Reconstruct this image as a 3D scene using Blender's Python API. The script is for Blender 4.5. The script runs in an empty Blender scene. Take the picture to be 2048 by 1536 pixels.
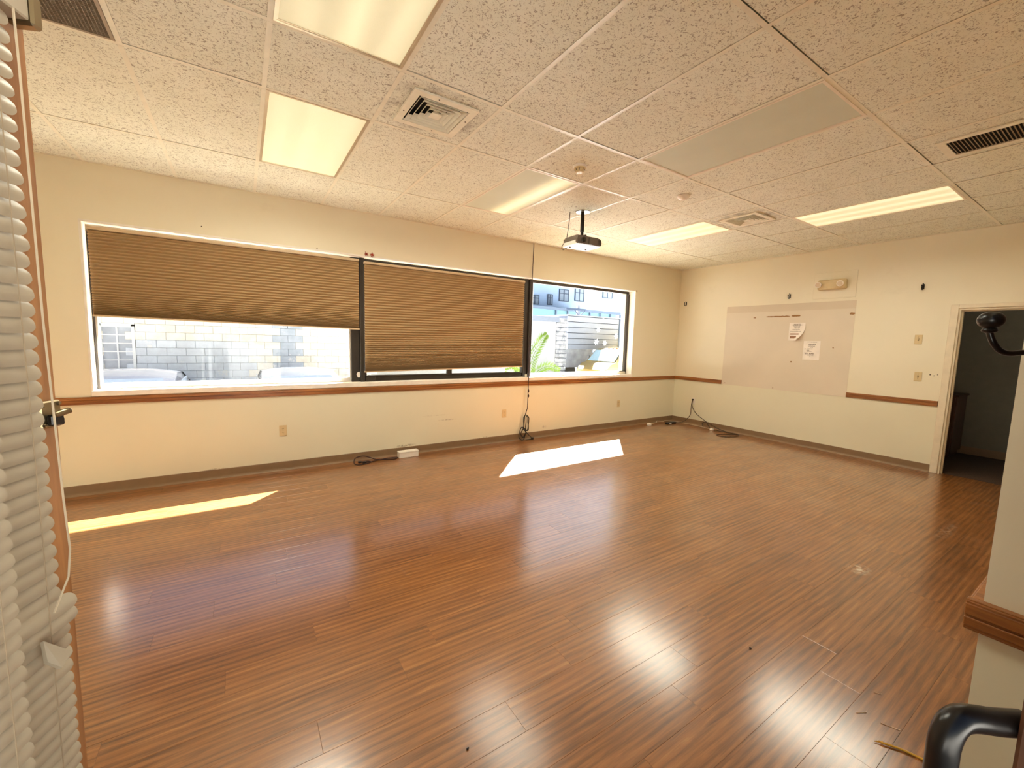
import bpy, math, random
from mathutils import Vector, Matrix
random.seed(7)
SC = bpy.context.scene
COL = SC.collection
PI = math.pi
# ------------------------------------------------------------------ camera
H = 2.872                      # ceiling height
XE = 7.502                     # far (east) wall
YS = -4.885                    # entry (south) wall
XW = -1.25                     # west wall
cam_d = bpy.data.cameras.new('camera'); cam = bpy.data.objects.new('camera', cam_d); COL.objects.link(cam)
r_ = Vector((0.83995947, -0.54198925, 0.02675338)); d_ = Vector((-0.03410568, -0.10193149, -0.9942066)); f_ = Vector((0.54157631, 0.83418081, -0.10410323))
u_ = -d_; b_ = -f_
cam.matrix_world = Matrix(((r_.x, u_.x, b_.x, 0.456), (r_.y, u_.y, b_.y, -5.046), (r_.z, u_.z, b_.z, 1.473), (0, 0, 0, 1)))
cam_d.sensor_fit = 'HORIZONTAL'; cam_d.sensor_width = 36.0; cam_d.lens = 831.74 / 2048 * 36.0
cam_d.clip_start = 0.02; cam_d.clip_end = 200
SC.camera = cam
# ------------------------------------------------------------------ world, sun, exposure
w = bpy.data.worlds.new('world'); SC.world = w; w.use_nodes = True
nt = w.node_tree; bg = nt.nodes['Background']
sky = nt.nodes.new('ShaderNodeTexSky'); sky.sky_type = 'NISHITA'; sky.sun_disc = False
sky.sun_elevation = math.radians(45); sky.sun_rotation = math.radians(45); sky.air_density = 1.2; sky.dust_density = 2.0
nt.links.new(sky.outputs[0], bg.inputs[0]); bg.inputs[1].default_value = 0.17
sun_d = bpy.data.lights.new('sun', 'SUN'); sun_d.energy = 102; sun_d.angle = math.radians(0.53); sun_d.color = (1.0, 0.975, 0.92)
sun = bpy.data.objects.new('sun', sun_d); COL.objects.link(sun); sun.location = (12, 12, 14)
sun.rotation_euler = Vector((-0.98, -1.0, -1.42)).to_track_quat('-Z', 'Y').to_euler()
LAMP_W = 23; LAMP_COL = (1.0, 0.98, 0.82)
SC.view_settings.view_transform = 'Standard'; SC.view_settings.look = 'None'
SC.view_settings.exposure = 0.12; SC.view_settings.gamma = 1.0; SC.view_settings.use_curve_mapping = False
try:
    SC.cycles.max_bounces = 10; SC.cycles.diffuse_bounces = 6; SC.cycles.use_denoising = True
    SC.cycles.sample_clamp_indirect = 0; SC.cycles.caustics_reflective = False; SC.cycles.caustics_refractive = False
except Exception: pass

# ------------------------------------------------------------------ helpers
class B:
    def __init__(s): s.v = []; s.f = []
    def add(s, v, f):
        n = len(s.v); s.v += [tuple(p) for p in v]; s.f += [tuple(i + n for i in q) for q in f]; return s
    def box(s, x0, x1, y0, y1, z0, z1, bev=0):
        x0, x1 = min(x0, x1), max(x0, x1); y0, y1 = min(y0, y1), max(y0, y1); z0, z1 = min(z0, z1), max(z0, z1)
        if bev <= 0:
            v = [(x, y, z) for x in (x0, x1) for y in (y0, y1) for z in (z0, z1)]
            return s.add(v, [(0, 1, 3, 2), (4, 6, 7, 5), (0, 4, 5, 1), (2, 3, 7, 6), (0, 2, 6, 4), (1, 5, 7, 3)])
        b = min(bev, (x1 - x0) * .49, (y1 - y0) * .49, (z1 - z0) * .49)
        X = (x0, x1); Y = (y0, y1); Z = (z0, z1); v = []; ix = {}
        for i in (0, 1):
            for j in (0, 1):
                for k in (0, 1):
                    sx, sy, sz = (b if i == 0 else -b), (b if j == 0 else -b), (b if k == 0 else -b)
                    for a, p in enumerate(((X[i], Y[j] + sy, Z[k] + sz), (X[i] + sx, Y[j], Z[k] + sz), (X[i] + sx, Y[j] + sy, Z[k]))):
                        ix[i, j, k, a] = len(v); v.append(p)
        g = lambda i, j, k, a: ix[i, j, k, a]
        f = []
        for i in (0, 1):
            q = [g(i, 0, 0, 0), g(i, 0, 1, 0), g(i, 1, 1, 0), g(i, 1, 0, 0)]; f.append(q if i == 0 else q[::-1])
            q = [g(0, i, 0, 1), g(1, i, 0, 1), g(1, i, 1, 1), g(0, i, 1, 1)]; f.append(q if i == 0 else q[::-1])
            q = [g(0, 0, i, 2), g(0, 1, i, 2), g(1, 1, i, 2), g(1, 0, i, 2)]; f.append(q if i == 0 else q[::-1])
        for i in (0, 1):
            for j in (0, 1):
                f.append((g(i, j, 0, 0), g(i, j, 1, 0), g(i, j, 1, 1), g(i, j, 0, 1)))
                f.append((g(i, 0, j, 0), g(i, 1, j, 0), g(i, 1, j, 2), g(i, 0, j, 2)))
                f.append((g(0, i, j, 1), g(1, i, j, 1), g(1, i, j, 2), g(0, i, j, 2)))
                for k in (0, 1): f.append((g(i, j, k, 0), g(i, j, k, 1), g(i, j, k, 2)))
        return s.add(v, f)
    def tube(s, pts, r, n=8, cap=True):
        P = [Vector(p) for p in pts]; m = len(P)
        R = r if isinstance(r, (list, tuple)) else [r] * m
        t = (P[1] - P[0]).normalized()
        a = t.orthogonal().normalized(); rings = []
        for i in range(m):
            if i == 0: t = P[1] - P[0]
            elif i == m - 1: t = P[-1] - P[-2]
            else: t = (P[i + 1] - P[i]).normalized() + (P[i] - P[i - 1]).normalized()
            t = t.normalized() if t.length > 1e-9 else Vector((0, 0, 1))
            a = (a - t * a.dot(t)); a = a.normalized() if a.length > 1e-6 else t.orthogonal().normalized()
            c = t.cross(a)
            rings.append([P[i] + (a * math.cos(2 * PI * k / n) + c * math.sin(2 * PI * k / n)) * R[i] for k in range(n)])
        v = [p for q in rings for p in q]; f = []
        for i in range(m - 1):
            for k in range(n):
                f.append((i * n + k, i * n + (k + 1) % n, (i + 1) * n + (k + 1) % n, (i + 1) * n + k))
        if cap: f.append(tuple(range(n - 1, -1, -1))); f.append(tuple((m - 1) * n + k for k in range(n)))
        return s.add(v, f)
    def lathe(s, prof, c, ax=(0, 0, 1), n=20):           # prof: (radius, height along ax)
        ax = Vector(ax).normalized(); a = ax.orthogonal().normalized(); b = ax.cross(a); c = Vector(c); v = []; f = []
        for r, h in prof:
            for k in range(n): v.append(c + ax * h + (a * math.cos(2 * PI * k / n) + b * math.sin(2 * PI * k / n)) * max(r, 1e-5))
        m = len(prof)
        for i in range(m - 1):
            for k in range(n): f.append((i * n + k, i * n + (k + 1) % n, (i + 1) * n + (k + 1) % n, (i + 1) * n + k))
        f.append(tuple(range(n - 1, -1, -1))); f.append(tuple((m - 1) * n + k for k in range(n)))
        return s.add(v, f)
    def prism(s, poly, ax, a0, a1):                      # poly in the two other axes (order kept), extruded along ax
        def pt(p, a): return {'x': (a, p[0], p[1]), 'y': (p[0], a, p[1]), 'z': (p[0], p[1], a)}[ax]
        n = len(poly); v = [pt(p, a0) for p in poly] + [pt(p, a1) for p in poly]
        f = [tuple(range(n - 1, -1, -1)), tuple(range(n, 2 * n))] + [(i, (i + 1) % n, n + (i + 1) % n, n + i) for i in range(n)]
        return s.add(v, f)
    def ball(s, c, r, n=16, sc=(1, 1, 1)):
        c = Vector(c); v = []; f = []; m = n // 2
        for i in range(m + 1):
            th = PI * i / m
            for k in range(n): v.append(c + Vector((sc[0] * r * max(math.sin(th), 1e-3) * math.cos(2 * PI * k / n), sc[1] * r * max(math.sin(th), 1e-3) * math.sin(2 * PI * k / n), sc[2] * r * math.cos(th))))
        for i in range(m):
            for k in range(n): f.append((i * n + k, i * n + (k + 1) % n, (i + 1) * n + (k + 1) % n, (i + 1) * n + k))
        return s.add(v, f)
    def ring(s, x0, x1, y0, y1, b, z0, z1):              # rectangular frame in xy
        s.box(x0, x0 + b, y0, y1, z0, z1); s.box(x1 - b, x1, y0, y1, z0, z1)
        s.box(x0 + b, x1 - b, y0, y0 + b, z0, z1); return s.box(x0 + b, x1 - b, y1 - b, y1, z0, z1)

def mesh(name, b, mat, smooth=False, off=(0, 0, 0)):
    me = bpy.data.meshes.new(name)
    me.from_pydata([(p[0] - off[0], p[1] - off[1], p[2] - off[2]) for p in b.v], [], b.f)
    import bmesh
    bm = bmesh.new(); bm.from_mesh(me); bmesh.ops.recalc_face_normals(bm, faces=bm.faces); bm.to_mesh(me); bm.free()
    if smooth:
        me.polygons.foreach_set('use_smooth', [True] * len(me.polygons))
        try: me.set_sharp_from_angle(angle=math.radians(38))
        except Exception: pass
    if mat: me.materials.append(mat)
    return me
def wloc(p):
    v = Vector((0, 0, 0))
    while p is not None: v += p.location; p = p.parent
    return v
def obj(name, b, mat, parent=None, smooth=False, local=False):
    """one mesh object; coordinates are world ones, unless local (then the parent's)"""
    off = (0, 0, 0)
    if parent is not None and not local: off = wloc(parent)
    o = bpy.data.objects.new(name, mesh(name, b, mat, smooth, off)); COL.objects.link(o)
    if parent is not None: o.parent = parent
    return o
def inst(name, me, loc, parent):
    o = bpy.data.objects.new(name, me); COL.objects.link(o); o.parent = parent
    o.location = Vector(loc) - wloc(parent); return o
def tag(o, label=None, cat=None, group=None, kind=None):
    for k, x in (('label', label), ('category', cat), ('group', group), ('kind', kind)):
        if x: o[k] = x
    return o
def thing(name, loc, label, cat, group=None, rz=0):
    o = bpy.data.objects.new(name, None); COL.objects.link(o); o.location = loc; o.rotation_euler = (0, 0, rz); o.empty_display_size = .1
    return tag(o, label, cat, group)
def struct(name, b=None, mat=None, label=None, loc=(0, 0, 0), smooth=False):
    if b is None: o = bpy.data.objects.new(name, None); COL.objects.link(o); o.location = loc
    else: o = obj(name, b, mat, None, smooth)
    return tag(o, label, name.split('_')[0] if label else None, None, 'structure')
def lab(o, l): o['label'] = l; return o

# ------------------------------------------------------------------ materials
def lin(c):
    return tuple(((x / 255) / 12.92 if x / 255 <= .04045 else ((x / 255 + .055) / 1.055) ** 2.4) for x in c) + (1,)
class M:
    def __init__(s, name):
        s.m = bpy.data.materials.new(name); s.m.use_nodes = True; s.t = s.m.node_tree; s.b = s.t.nodes['Principled BSDF']
    def n(s, ty, **kw):
        o = s.t.nodes.new('ShaderNode' + ty)
        for k, v in kw.items():
            if k in o.inputs.keys(): o.inputs[k].default_value = v
            else: setattr(o, k, v)
        return o
    def l(s, a, b): s.t.links.new(a, b)
    def noise(s, vec, scale, detail=4, rough=.5, dist=0.0):
        o = s.n('TexNoise', Scale=scale, Detail=detail, Roughness=rough, Distortion=dist); s.l(vec, o.inputs['Vector']); return o.outputs['Fac']
    def ramp(s, fac, stops, interp='LINEAR'):
        o = s.n('ValToRGB'); o.color_ramp.interpolation = interp; e = o.color_ramp.elements
        while len(e) < len(stops): e.new(.5)
        for i, (p, c) in enumerate(stops): e[i].position = p; e[i].color = c if len(c) == 4 else tuple(c) + (1,)
        s.l(fac, o.inputs[0]); return o.outputs[0]
    def mapping(s, vec, scale=(1, 1, 1), loc=(0, 0, 0)):
        o = s.n('Mapping'); o.inputs['Scale'].default_value = scale; o.inputs['Location'].default_value = loc; s.l(vec, o.inputs['Vector']); return o.outputs[0]
    def mix(s, fac, a, b, ty='MIX'):
        o = s.n('Mix', data_type='RGBA', blend_type=ty)
        for sk, x in ((o.inputs[0], fac), (o.inputs[6], a), (o.inputs[7], b)):
            if hasattr(x, 'is_linked'): s.l(x, sk)
            else: sk.default_value = x
        return o.outputs[2]
    def math(s, op, a, b=None, c=None):
        o = s.n('Math', operation=op)
        for i, x in enumerate((a, b, c)):
            if x is None: continue
            if hasattr(x, 'is_linked'): s.l(x, o.inputs[i])
            else: o.inputs[i].default_value = x
        return o.outputs[0]
    def bump(s, h, strength=.3, dist=.002):
        o = s.n('Bump', Strength=strength, Distance=dist); s.l(h, o.inputs['Height']); s.l(o.outputs[0], s.b.inputs['Normal'])
    def coord(s, which='Object'): return s.n('TexCoord').outputs[which]
    def pos(s): return s.n('NewGeometry').outputs['Position']
    def set(s, **kw):
        for k, v in kw.items():
            k = k.replace('_', ' '); i = s.b.inputs[k]
            if hasattr(v, 'is_linked'): s.l(v, i)
            else: i.default_value = v
        return s
def plain(name, rgb, rough=.5, metal=0.0, var=.06, scale=12, bump=0.0, **kw):
    m = M(name); c = lin(rgb); f = m.noise(m.coord(), scale, 4)
    lo = tuple(x * (1 - var) for x in c[:3]); hi = tuple(min(1, x * (1 + var)) for x in c[:3])
    m.set(Base_Color=m.ramp(f, [(.3, lo), (.7, hi)]), Roughness=rough, Metallic=metal, **kw)
    if bump: m.bump(m.noise(m.coord(), scale * 12, 3), bump, .001)
    return m.m

def wall_mat():
    m = M('wall_paint'); p = m.pos(); z = m.n('SeparateXYZ'); m.l(p, z.inputs[0])
    f = m.noise(p, 1.3, 3); up = m.ramp(f, [(.3, lin((232, 224, 200))), (.7, lin((236, 228, 205)))])
    lo = m.ramp(f, [(.3, lin((226, 221, 196))), (.7, lin((230, 225, 200)))])
    k = m.math('GREATER_THAN', z.outputs[2], .85)
    c = m.mix(k, lo, up)
    s = m.ramp(m.noise(m.mapping(p, (1, 1, 2.2)), 2.1, 6, .65), [(.66, (0, 0, 0)), (.8, (1, 1, 1))])
    c = m.mix(m.math('MULTIPLY', s, .12), c, lin((150, 125, 85)))
    for (x, zz, rx, rz, k) in ((2.72, .40, .16, .012, .30), (2.55, .47, .20, .010, .15), (4.35, .155, .05, .03, .3), (2.15, .115, .16, .02, .5), (3.3, .10, .10, .012, .4), (.2, .10, .12, .010, .4)):    # scuffs and rubbed paint on the window wall
        q = m.n('Mapping', vector_type='TEXTURE'); q.inputs['Location'].default_value = (x, 0, zz); q.inputs['Scale'].default_value = (rx, .05, rz); m.l(p, q.inputs[0])
        le = m.n('VectorMath', operation='LENGTH'); m.l(q.outputs[0], le.inputs[0])
        d = m.math('MULTIPLY', m.math('MAXIMUM', m.math('SUBTRACT', 1.0, le.outputs['Value']), 0), m.ramp(m.noise(p, 26, 5, .7), [(.42, (0, 0, 0)), (.56, (1, 1, 1))]))
        c = m.mix(m.math('MINIMUM', m.math('MULTIPLY', d, k * 2), .7), c, lin((120, 90, 58)))
    m.set(Base_Color=c, Roughness=.55); m.bump(m.noise(p, 160, 3), .12, .0015); return m.m
def floor_mat():
    m = M('plank_wood'); oi = m.n('ObjectInfo'); g = m.pos()
    off = m.n('CombineXYZ'); rnd = oi.outputs['Random']
    m.l(m.math('MULTIPLY', rnd, 37.0), off.inputs[0]); m.l(m.math('MULTIPLY', rnd, 91.0), off.inputs[1]); m.l(m.math('MULTIPLY', rnd, 13.0), off.inputs[2])
    a = m.n('VectorMath', operation='ADD'); m.l(g, a.inputs[0]); m.l(off.outputs[0], a.inputs[1]); v = a.outputs[0]
    warp = m.noise(m.mapping(v, (1.5, 7, 1)), 1.0, 3, .5)
    rings = m.n('TexWave', Scale=1.0, Distortion=5.0, Detail=3.0); rings.wave_type = 'BANDS'; rings.bands_direction = 'Y'
    rings.inputs['Detail Scale'].default_value = .9; m.l(m.mapping(v, (.8, 9, 1)), rings.inputs['Vector'])
    fine = m.noise(m.mapping(v, (5.0, 120, 1)), 1.0, 6, .65, .5)
    mid = m.noise(m.mapping(v, (1.7, 30, 1)), 1.0, 6, .64, 1.6)
    t = m.math('ADD', m.math('MULTIPLY', rings.outputs['Fac'], .13), m.math('ADD', m.math('MULTIPLY', fine, .42), m.math('MULTIPLY', mid, .48)))
    t = m.math('ADD', t, m.math('MULTIPLY', m.math('SUBTRACT', warp, .5), .16))
    t = m.math('ADD', t, m.math('MULTIPLY', m.math('SUBTRACT', rnd, .5), .06))
    c = m.ramp(t, [(.28, lin((74, 43, 18))), (.42, lin((112, 68, 30))), (.52, lin((134, 84, 40))), (.62, lin((150, 97, 49))), (.78, lin((182, 125, 70)))])
    # dusty scuffs lying on the boards
    p2 = m.noise(g, 1.1, 5, .7); dust = m.ramp(p2, [(.52, (0, 0, 0)), (.75, (1, 1, 1))])
    c = m.mix(m.math('MULTIPLY', dust, .10), c, lin((190, 160, 130)))
    for (x, y, rx, ry, k) in ((3.9, -4.1, .10, .07, .55), (5.3, -4.25, .35, .05, .22), (4.4, -1.47, .05, .03, .6), (2.4, -3.9, .22, .05, .0)):
        if not k: continue
        q = m.n('Mapping', vector_type='TEXTURE'); q.inputs['Location'].default_value = (x, y, 0); q.inputs['Scale'].default_value = (rx, ry, 1); m.l(g, q.inputs[0])
        le = m.n('VectorMath', operation='LENGTH'); fl = m.n('VectorMath', operation='MULTIPLY'); m.l(q.outputs[0], fl.inputs[0]); fl.inputs[1].default_value = (1, 1, 0); m.l(fl.outputs[0], le.inputs[0])
        d = m.math('SUBTRACT', 1.0, le.outputs['Value']); d = m.math('MULTIPLY', m.math('MAXIMUM', d, 0), m.ramp(m.noise(g, 22, 4, .7), [(.45, (0, 0, 0)), (.6, (1, 1, 1))]))
        c = m.mix(m.math('MINIMUM', m.math('MULTIPLY', d, k * 2), .8), c, lin((215, 195, 175)))
    m.set(Base_Color=c, Roughness=m.ramp(m.noise(g, 3.0, 5, .7), [(.3, (.34,) * 3), (.7, (.46,) * 3)]), IOR=1.4, Specular_IOR_Level=.3)
    m.set(Coat_Weight=1.0, Coat_Roughness=.19, Coat_IOR=1.82)
    m.bump(m.math('ADD', fine, m.math('MULTIPLY', m.noise(g, 45, 3), .7)), .10, .002)
    return m.m
def tile_mat():
    m = M('ceiling_tile_fibre'); oi = m.n('ObjectInfo'); p = m.pos()
    a = m.n('VectorMath', operation='ADD'); m.l(p, a.inputs[0])
    o3 = m.n('CombineXYZ'); m.l(m.math('MULTIPLY', oi.outputs['Random'], 19.0), o3.inputs[0]); m.l(o3.outputs[0], a.inputs[1]); v = a.outputs[0]
    fis = m.ramp(m.noise(v, 62, 3, .55, 1.6), [(.565, (0, 0, 0)), (.63, (1, 1, 1))])
    pit = m.ramp(m.noise(v, 170, 2, .5), [(.63, (0, 0, 0)), (.70, (1, 1, 1))])
    base = m.ramp(m.noise(v, 5, 3), [(.3, lin((236, 237, 222))), (.7, lin((242, 243, 230)))])
    tot = m.math('MAXIMUM', fis, m.math('MULTIPLY', pit, .6))
    c = m.mix(m.math('MULTIPLY', tot, .60), base, lin((112, 88, 66)))
    for (x, y, r) in ((1.524, -2.43, .36), (5.19, -2.43, .42)):    # soot blown out round the air vents
        q = m.n('Mapping', vector_type='TEXTURE'); q.inputs['Location'].default_value = (x, y, H); q.inputs['Scale'].default_value = (r, r, 1); m.l(p, q.inputs[0])
        le = m.n('VectorMath', operation='LENGTH'); m.l(q.outputs[0], le.inputs[0])
        d = m.math('MULTIPLY', m.math('MAXIMUM', m.math('SUBTRACT', 1.0, le.outputs['Value']), 0), m.ramp(m.noise(p, 9, 5, .7), [(.4, (0, 0, 0)), (.62, (1, 1, 1))]))
        c = m.mix(m.math('MINIMUM', m.math('MULTIPLY', d, 1.3), .5), c, lin((95, 76, 58)))
    m.set(Base_Color=c, Roughness=.9, Specular_IOR_Level=.1)
    m.bump(m.math('SUBTRACT', 1.0, tot), .5, .003); return m.m
def wood(name, c1, c2, axis='x', sc=1.0, rough=.4, coat=.2):
    m = M(name); v = m.coord()
    s = {'x': (2, 40, 40), 'y': (40, 2, 40), 'z': (40, 40, 2)}[axis]
    f = m.noise(m.mapping(v, tuple(q * sc for q in s)), 1.0, 6, .6, .6)
    m.set(Base_Color=m.ramp(f, [(.32, lin(c1)), (.68, lin(c2))]), Roughness=rough, Coat_Weight=coat, Coat_Roughness=.2); m.bump(f, .12, .001); return m.m
def glass_mat(name='window_glass', tint=(.96, .98, 1.0), gl=.015):
    m = M(name); t = m.n('BsdfTransparent'); t.inputs[0].default_value = tint + (1,); g = m.n('BsdfGlossy', Roughness=.02); g.inputs[0].default_value = (1, 1, 1, 1)
    x = m.n('MixShader'); x.inputs[0].default_value = gl; m.l(t.outputs[0], x.inputs[1]); m.l(g.outputs[0], x.inputs[2])
    m.l(x.outputs[0], m.t.nodes['Material Output'].inputs[0]); m.t.nodes.remove(m.b); return m.m
def shade_mat():
    m = M('cellular_shade_fabric'); c = m.ramp(m.noise(m.pos(), 1.5, 2), [(.3, lin((186, 160, 122))), (.7, lin((192, 166, 128)))])
    m.set(Base_Color=c, Roughness=.85, Specular_IOR_Level=.1)
    return m.m
def lens_mat(name, power, tubes, width=.07, base=.5, sx=.0):
    """prismatic lens, lit by tubes behind it at the given x offsets"""
    m = M(name); v = m.coord(); sp = m.n('SeparateXYZ'); m.l(v, sp.inputs[0])
    tot = None
    for t, k in tubes:
        d = m.math('DIVIDE', m.math('SUBTRACT', sp.outputs[0], t), width); g = m.math('MULTIPLY', m.math('EXPONENT', m.math('MULTIPLY', m.math('MULTIPLY', d, d), -1.0)), k)
        tot = g if tot is None else m.math('ADD', tot, g)
    m.set(Base_Color=m.ramp(m.noise(v, 3, 2), [(.3, lin((212, 216, 200))), (.7, lin((218, 222, 206)))]), Roughness=.75, Specular_IOR_Level=.15)
    if power > 0:
        m.set(Emission_Color=lin((255, 236, 184)), Emission_Strength=m.math('MULTIPLY', m.math('ADD', tot, .62 if len(tubes) > 1 else .05), power))
    pr = m.n('TexVoronoi', Scale=150.0); m.l(v, pr.inputs['Vector']); m.bump(pr.outputs['Distance'], .3, .002); return m.m
def carpet_mat():
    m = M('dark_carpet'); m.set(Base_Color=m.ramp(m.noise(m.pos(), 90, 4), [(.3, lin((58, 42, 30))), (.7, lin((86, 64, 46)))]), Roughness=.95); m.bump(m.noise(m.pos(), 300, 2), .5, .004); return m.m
def block_mat(name, c1, c2):
    m = M(name); v = m.pos(); oi = m.n('ObjectInfo')
    f = m.noise(v, 3.2, 7, .65); c = m.ramp(f, [(.38, lin(c1)), (.60, lin(c2))])
    peel = m.ramp(m.noise(v, 2.6, 8, .72), [(.60, (0, 0, 0)), (.62, (1, 1, 1))])
    c = m.mix(m.math('MULTIPLY', peel, .75), c, lin((222, 220, 218)))
    c = m.mix(m.math('MULTIPLY', oi.outputs['Random'], .08), c, lin((150, 150, 150)))
    m.set(Base_Color=c, Roughness=.85); m.bump(m.noise(v, 40, 4), .4, .01); return m.m

WALL = wall_mat(); FLOOR = floor_mat(); TILE = tile_mat(); GLASS = glass_mat(); SHADE = shade_mat()
TEE = plain('ceiling_grid_enamel', (238, 234, 216), .45)
WHITE = plain('white_paint', (236, 226, 210), .4); REVEAL = plain('white_reveal_paint', (238, 232, 222), .5, bump=.05)
CASING = plain('door_casing_paint', (228, 216, 192), .4)
RAIL = wood('oak_rail', (116, 66, 26), (176, 114, 56)); RAILY = wood('oak_rail_across', (116, 66, 26), (176, 114, 56), 'y')
DOORW = wood('stained_door_wood', (132, 84, 46), (182, 128, 78), 'z', .8); DARKDOOR = wood('dark_door_wood', (66, 38, 22), (92, 56, 34), 'z')
COVE = plain('brown_vinyl_cove', (136, 110, 80), .5)
METAL_D = plain('dark_bronze_frame', (62, 56, 50), .45, .4); BRASS = plain('aged_nickel', (150, 134, 104), .28, .9)
BLACK = plain('black_metal', (22, 19, 17), .28, .3); BLACKP = plain('black_plastic', (30, 27, 25), .4); ALU = plain('aluminium_trim', (205, 190, 165), .3, .6)
IVORY = plain('ivory_plastic', (214, 194, 150), .4); IVORYD = plain('brown_slot', (70, 48, 28), .5); WPLAST = plain('white_plastic', (236, 230, 220), .35)
SLAT = plain('beige_blind_slat', (166, 152, 130), .42, scale=5, var=.05); CORD = plain('braided_cord', (196, 178, 150), .8); CORDD = plain('dusty_cord', (158, 138, 112), .8)
VOID = plain('dark_void', (10, 8, 7), .9); PLENUM = plain('dark_plenum', (28, 24, 21), .9)
GRAYP = plain('projector_grey_shell', (104, 94, 82), .35); LENSG = plain('projector_lens_glass', (16, 14, 16), .08)
PAPER = plain('white_paper', (244, 236, 226), .7); INK = plain('printed_ink', (110, 94, 84), .8); INKB = plain('brown_print', (158, 118, 92), .8)
GLUE = plain('brown_glue', (150, 108, 60), .7); BOARD = plain('bare_wall_panel', (222, 210, 190), .55, var=.03, scale=2, bump=.03); BOARD2 = plain('bare_wall_strip', (214, 199, 176), .6, var=.03, scale=2)
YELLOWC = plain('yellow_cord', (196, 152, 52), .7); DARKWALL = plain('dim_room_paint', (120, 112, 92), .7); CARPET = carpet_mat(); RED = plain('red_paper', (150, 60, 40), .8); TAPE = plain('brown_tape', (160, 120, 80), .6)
MAROON = plain('maroon_cord', (52, 26, 26), .5)

# ================================================================== THE ROOM
# ---- floor of loose-laid planks
fl = struct('floor', B().box(XW - .05, 7.60, -5.3, 0.02, -.08, -.004), PLENUM)
PW, PL = .1523, 1.22
ends = {0: .44, 1: .905, 2: .28, 3: .105, 4: .66, 5: -.02, 6: .58, 7: .28}
def plank_bm(l, wd):
    e = .0009; t = 0.0
    e = .0006; b = B(); v = [(0, 0, -.004), (l, 0, -.004), (l, wd, -.004), (0, wd, -.004), (0, 0, t - e), (l, 0, t - e), (l, wd, t - e), (0, wd, t - e), (e, e, t), (l - e, e, t), (l - e, wd - e, t), (e, wd - e, t)]
    return b.add(v, [(0, 1, 5, 4), (1, 2, 6, 5), (2, 3, 7, 6), (3, 0, 4, 7), (4, 5, 9, 8), (5, 6, 10, 9), (6, 7, 11, 10), (7, 4, 8, 11), (8, 9, 10, 11)])
full = mesh('plank', plank_bm(PL - .0003, PW - .0003), FLOOR)
y_top = -1.304 + PW * 9
r0 = -9
for r in range(r0, 40):
    ya = -1.304 - PW * r; yb = ya - PW
    if yb > 0 or ya < -5.06: continue
    y1, y0 = min(ya, 0.0), max(yb, -5.06)
    ex = ends.get(r, (r * .437 + .21 * ((r * 7) % 5)) % PL)
    x = ex - PL * math.ceil((ex - XW) / PL)
    while x < 7.58:
        xa, xb = max(x, XW), min(x + PL, 7.58)
        if xb - xa > .01:
            if xb - xa > PL - .001 and y1 - y0 > PW - .001: inst('plank', full, (xa, y0, 0), fl)
            else: inst('plank', mesh('plank', plank_bm(xb - xa - .0003, y1 - y0 - .0003), FLOOR), (xa, y0, 0), fl)
        x += PL
# ---- window wall (north), far wall (east), entry wall (south), west wall
WX0, WX1, WZ0, WZ1 = -.66, 6.25, .93, 2.385
struct('wall_north', B().box(XW - .2, WX0, 0, .3, -.6, H + .35).box(WX1, XE + .2, 0, .3, -.6, H + .35).box(WX0, WX1, 0, .3, WZ1, H + .35).box(WX0, WX1, 0, .3, -.6, WZ0), WALL)
DY0, DY1, DZ = -3.735, -4.66, 1.985          # far doorway
struct('wall_east', B().box(XE, XE + .13, DY0, 0, -.3, H + .35).box(XE, XE + .13, -5.3, DY1, -.3, H + .35).box(XE, XE + .13, DY1, DY0, DZ, H + .35), WALL)
OX0, OX1 = -.24, 1.885                        # entry opening the camera stands in
struct('wall_south', B().box(OX1, XE, -5.12, YS, -.3, H + .35).box(XW, OX0, -5.12, YS, -.3, H + .35).box(OX0, OX1, -5.12, YS, 2.20, H + .35), WALL)
struct('wall_west', B().box(XW - .15, XW, -5.12, 0, -.3, H + .35), WALL)
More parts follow.
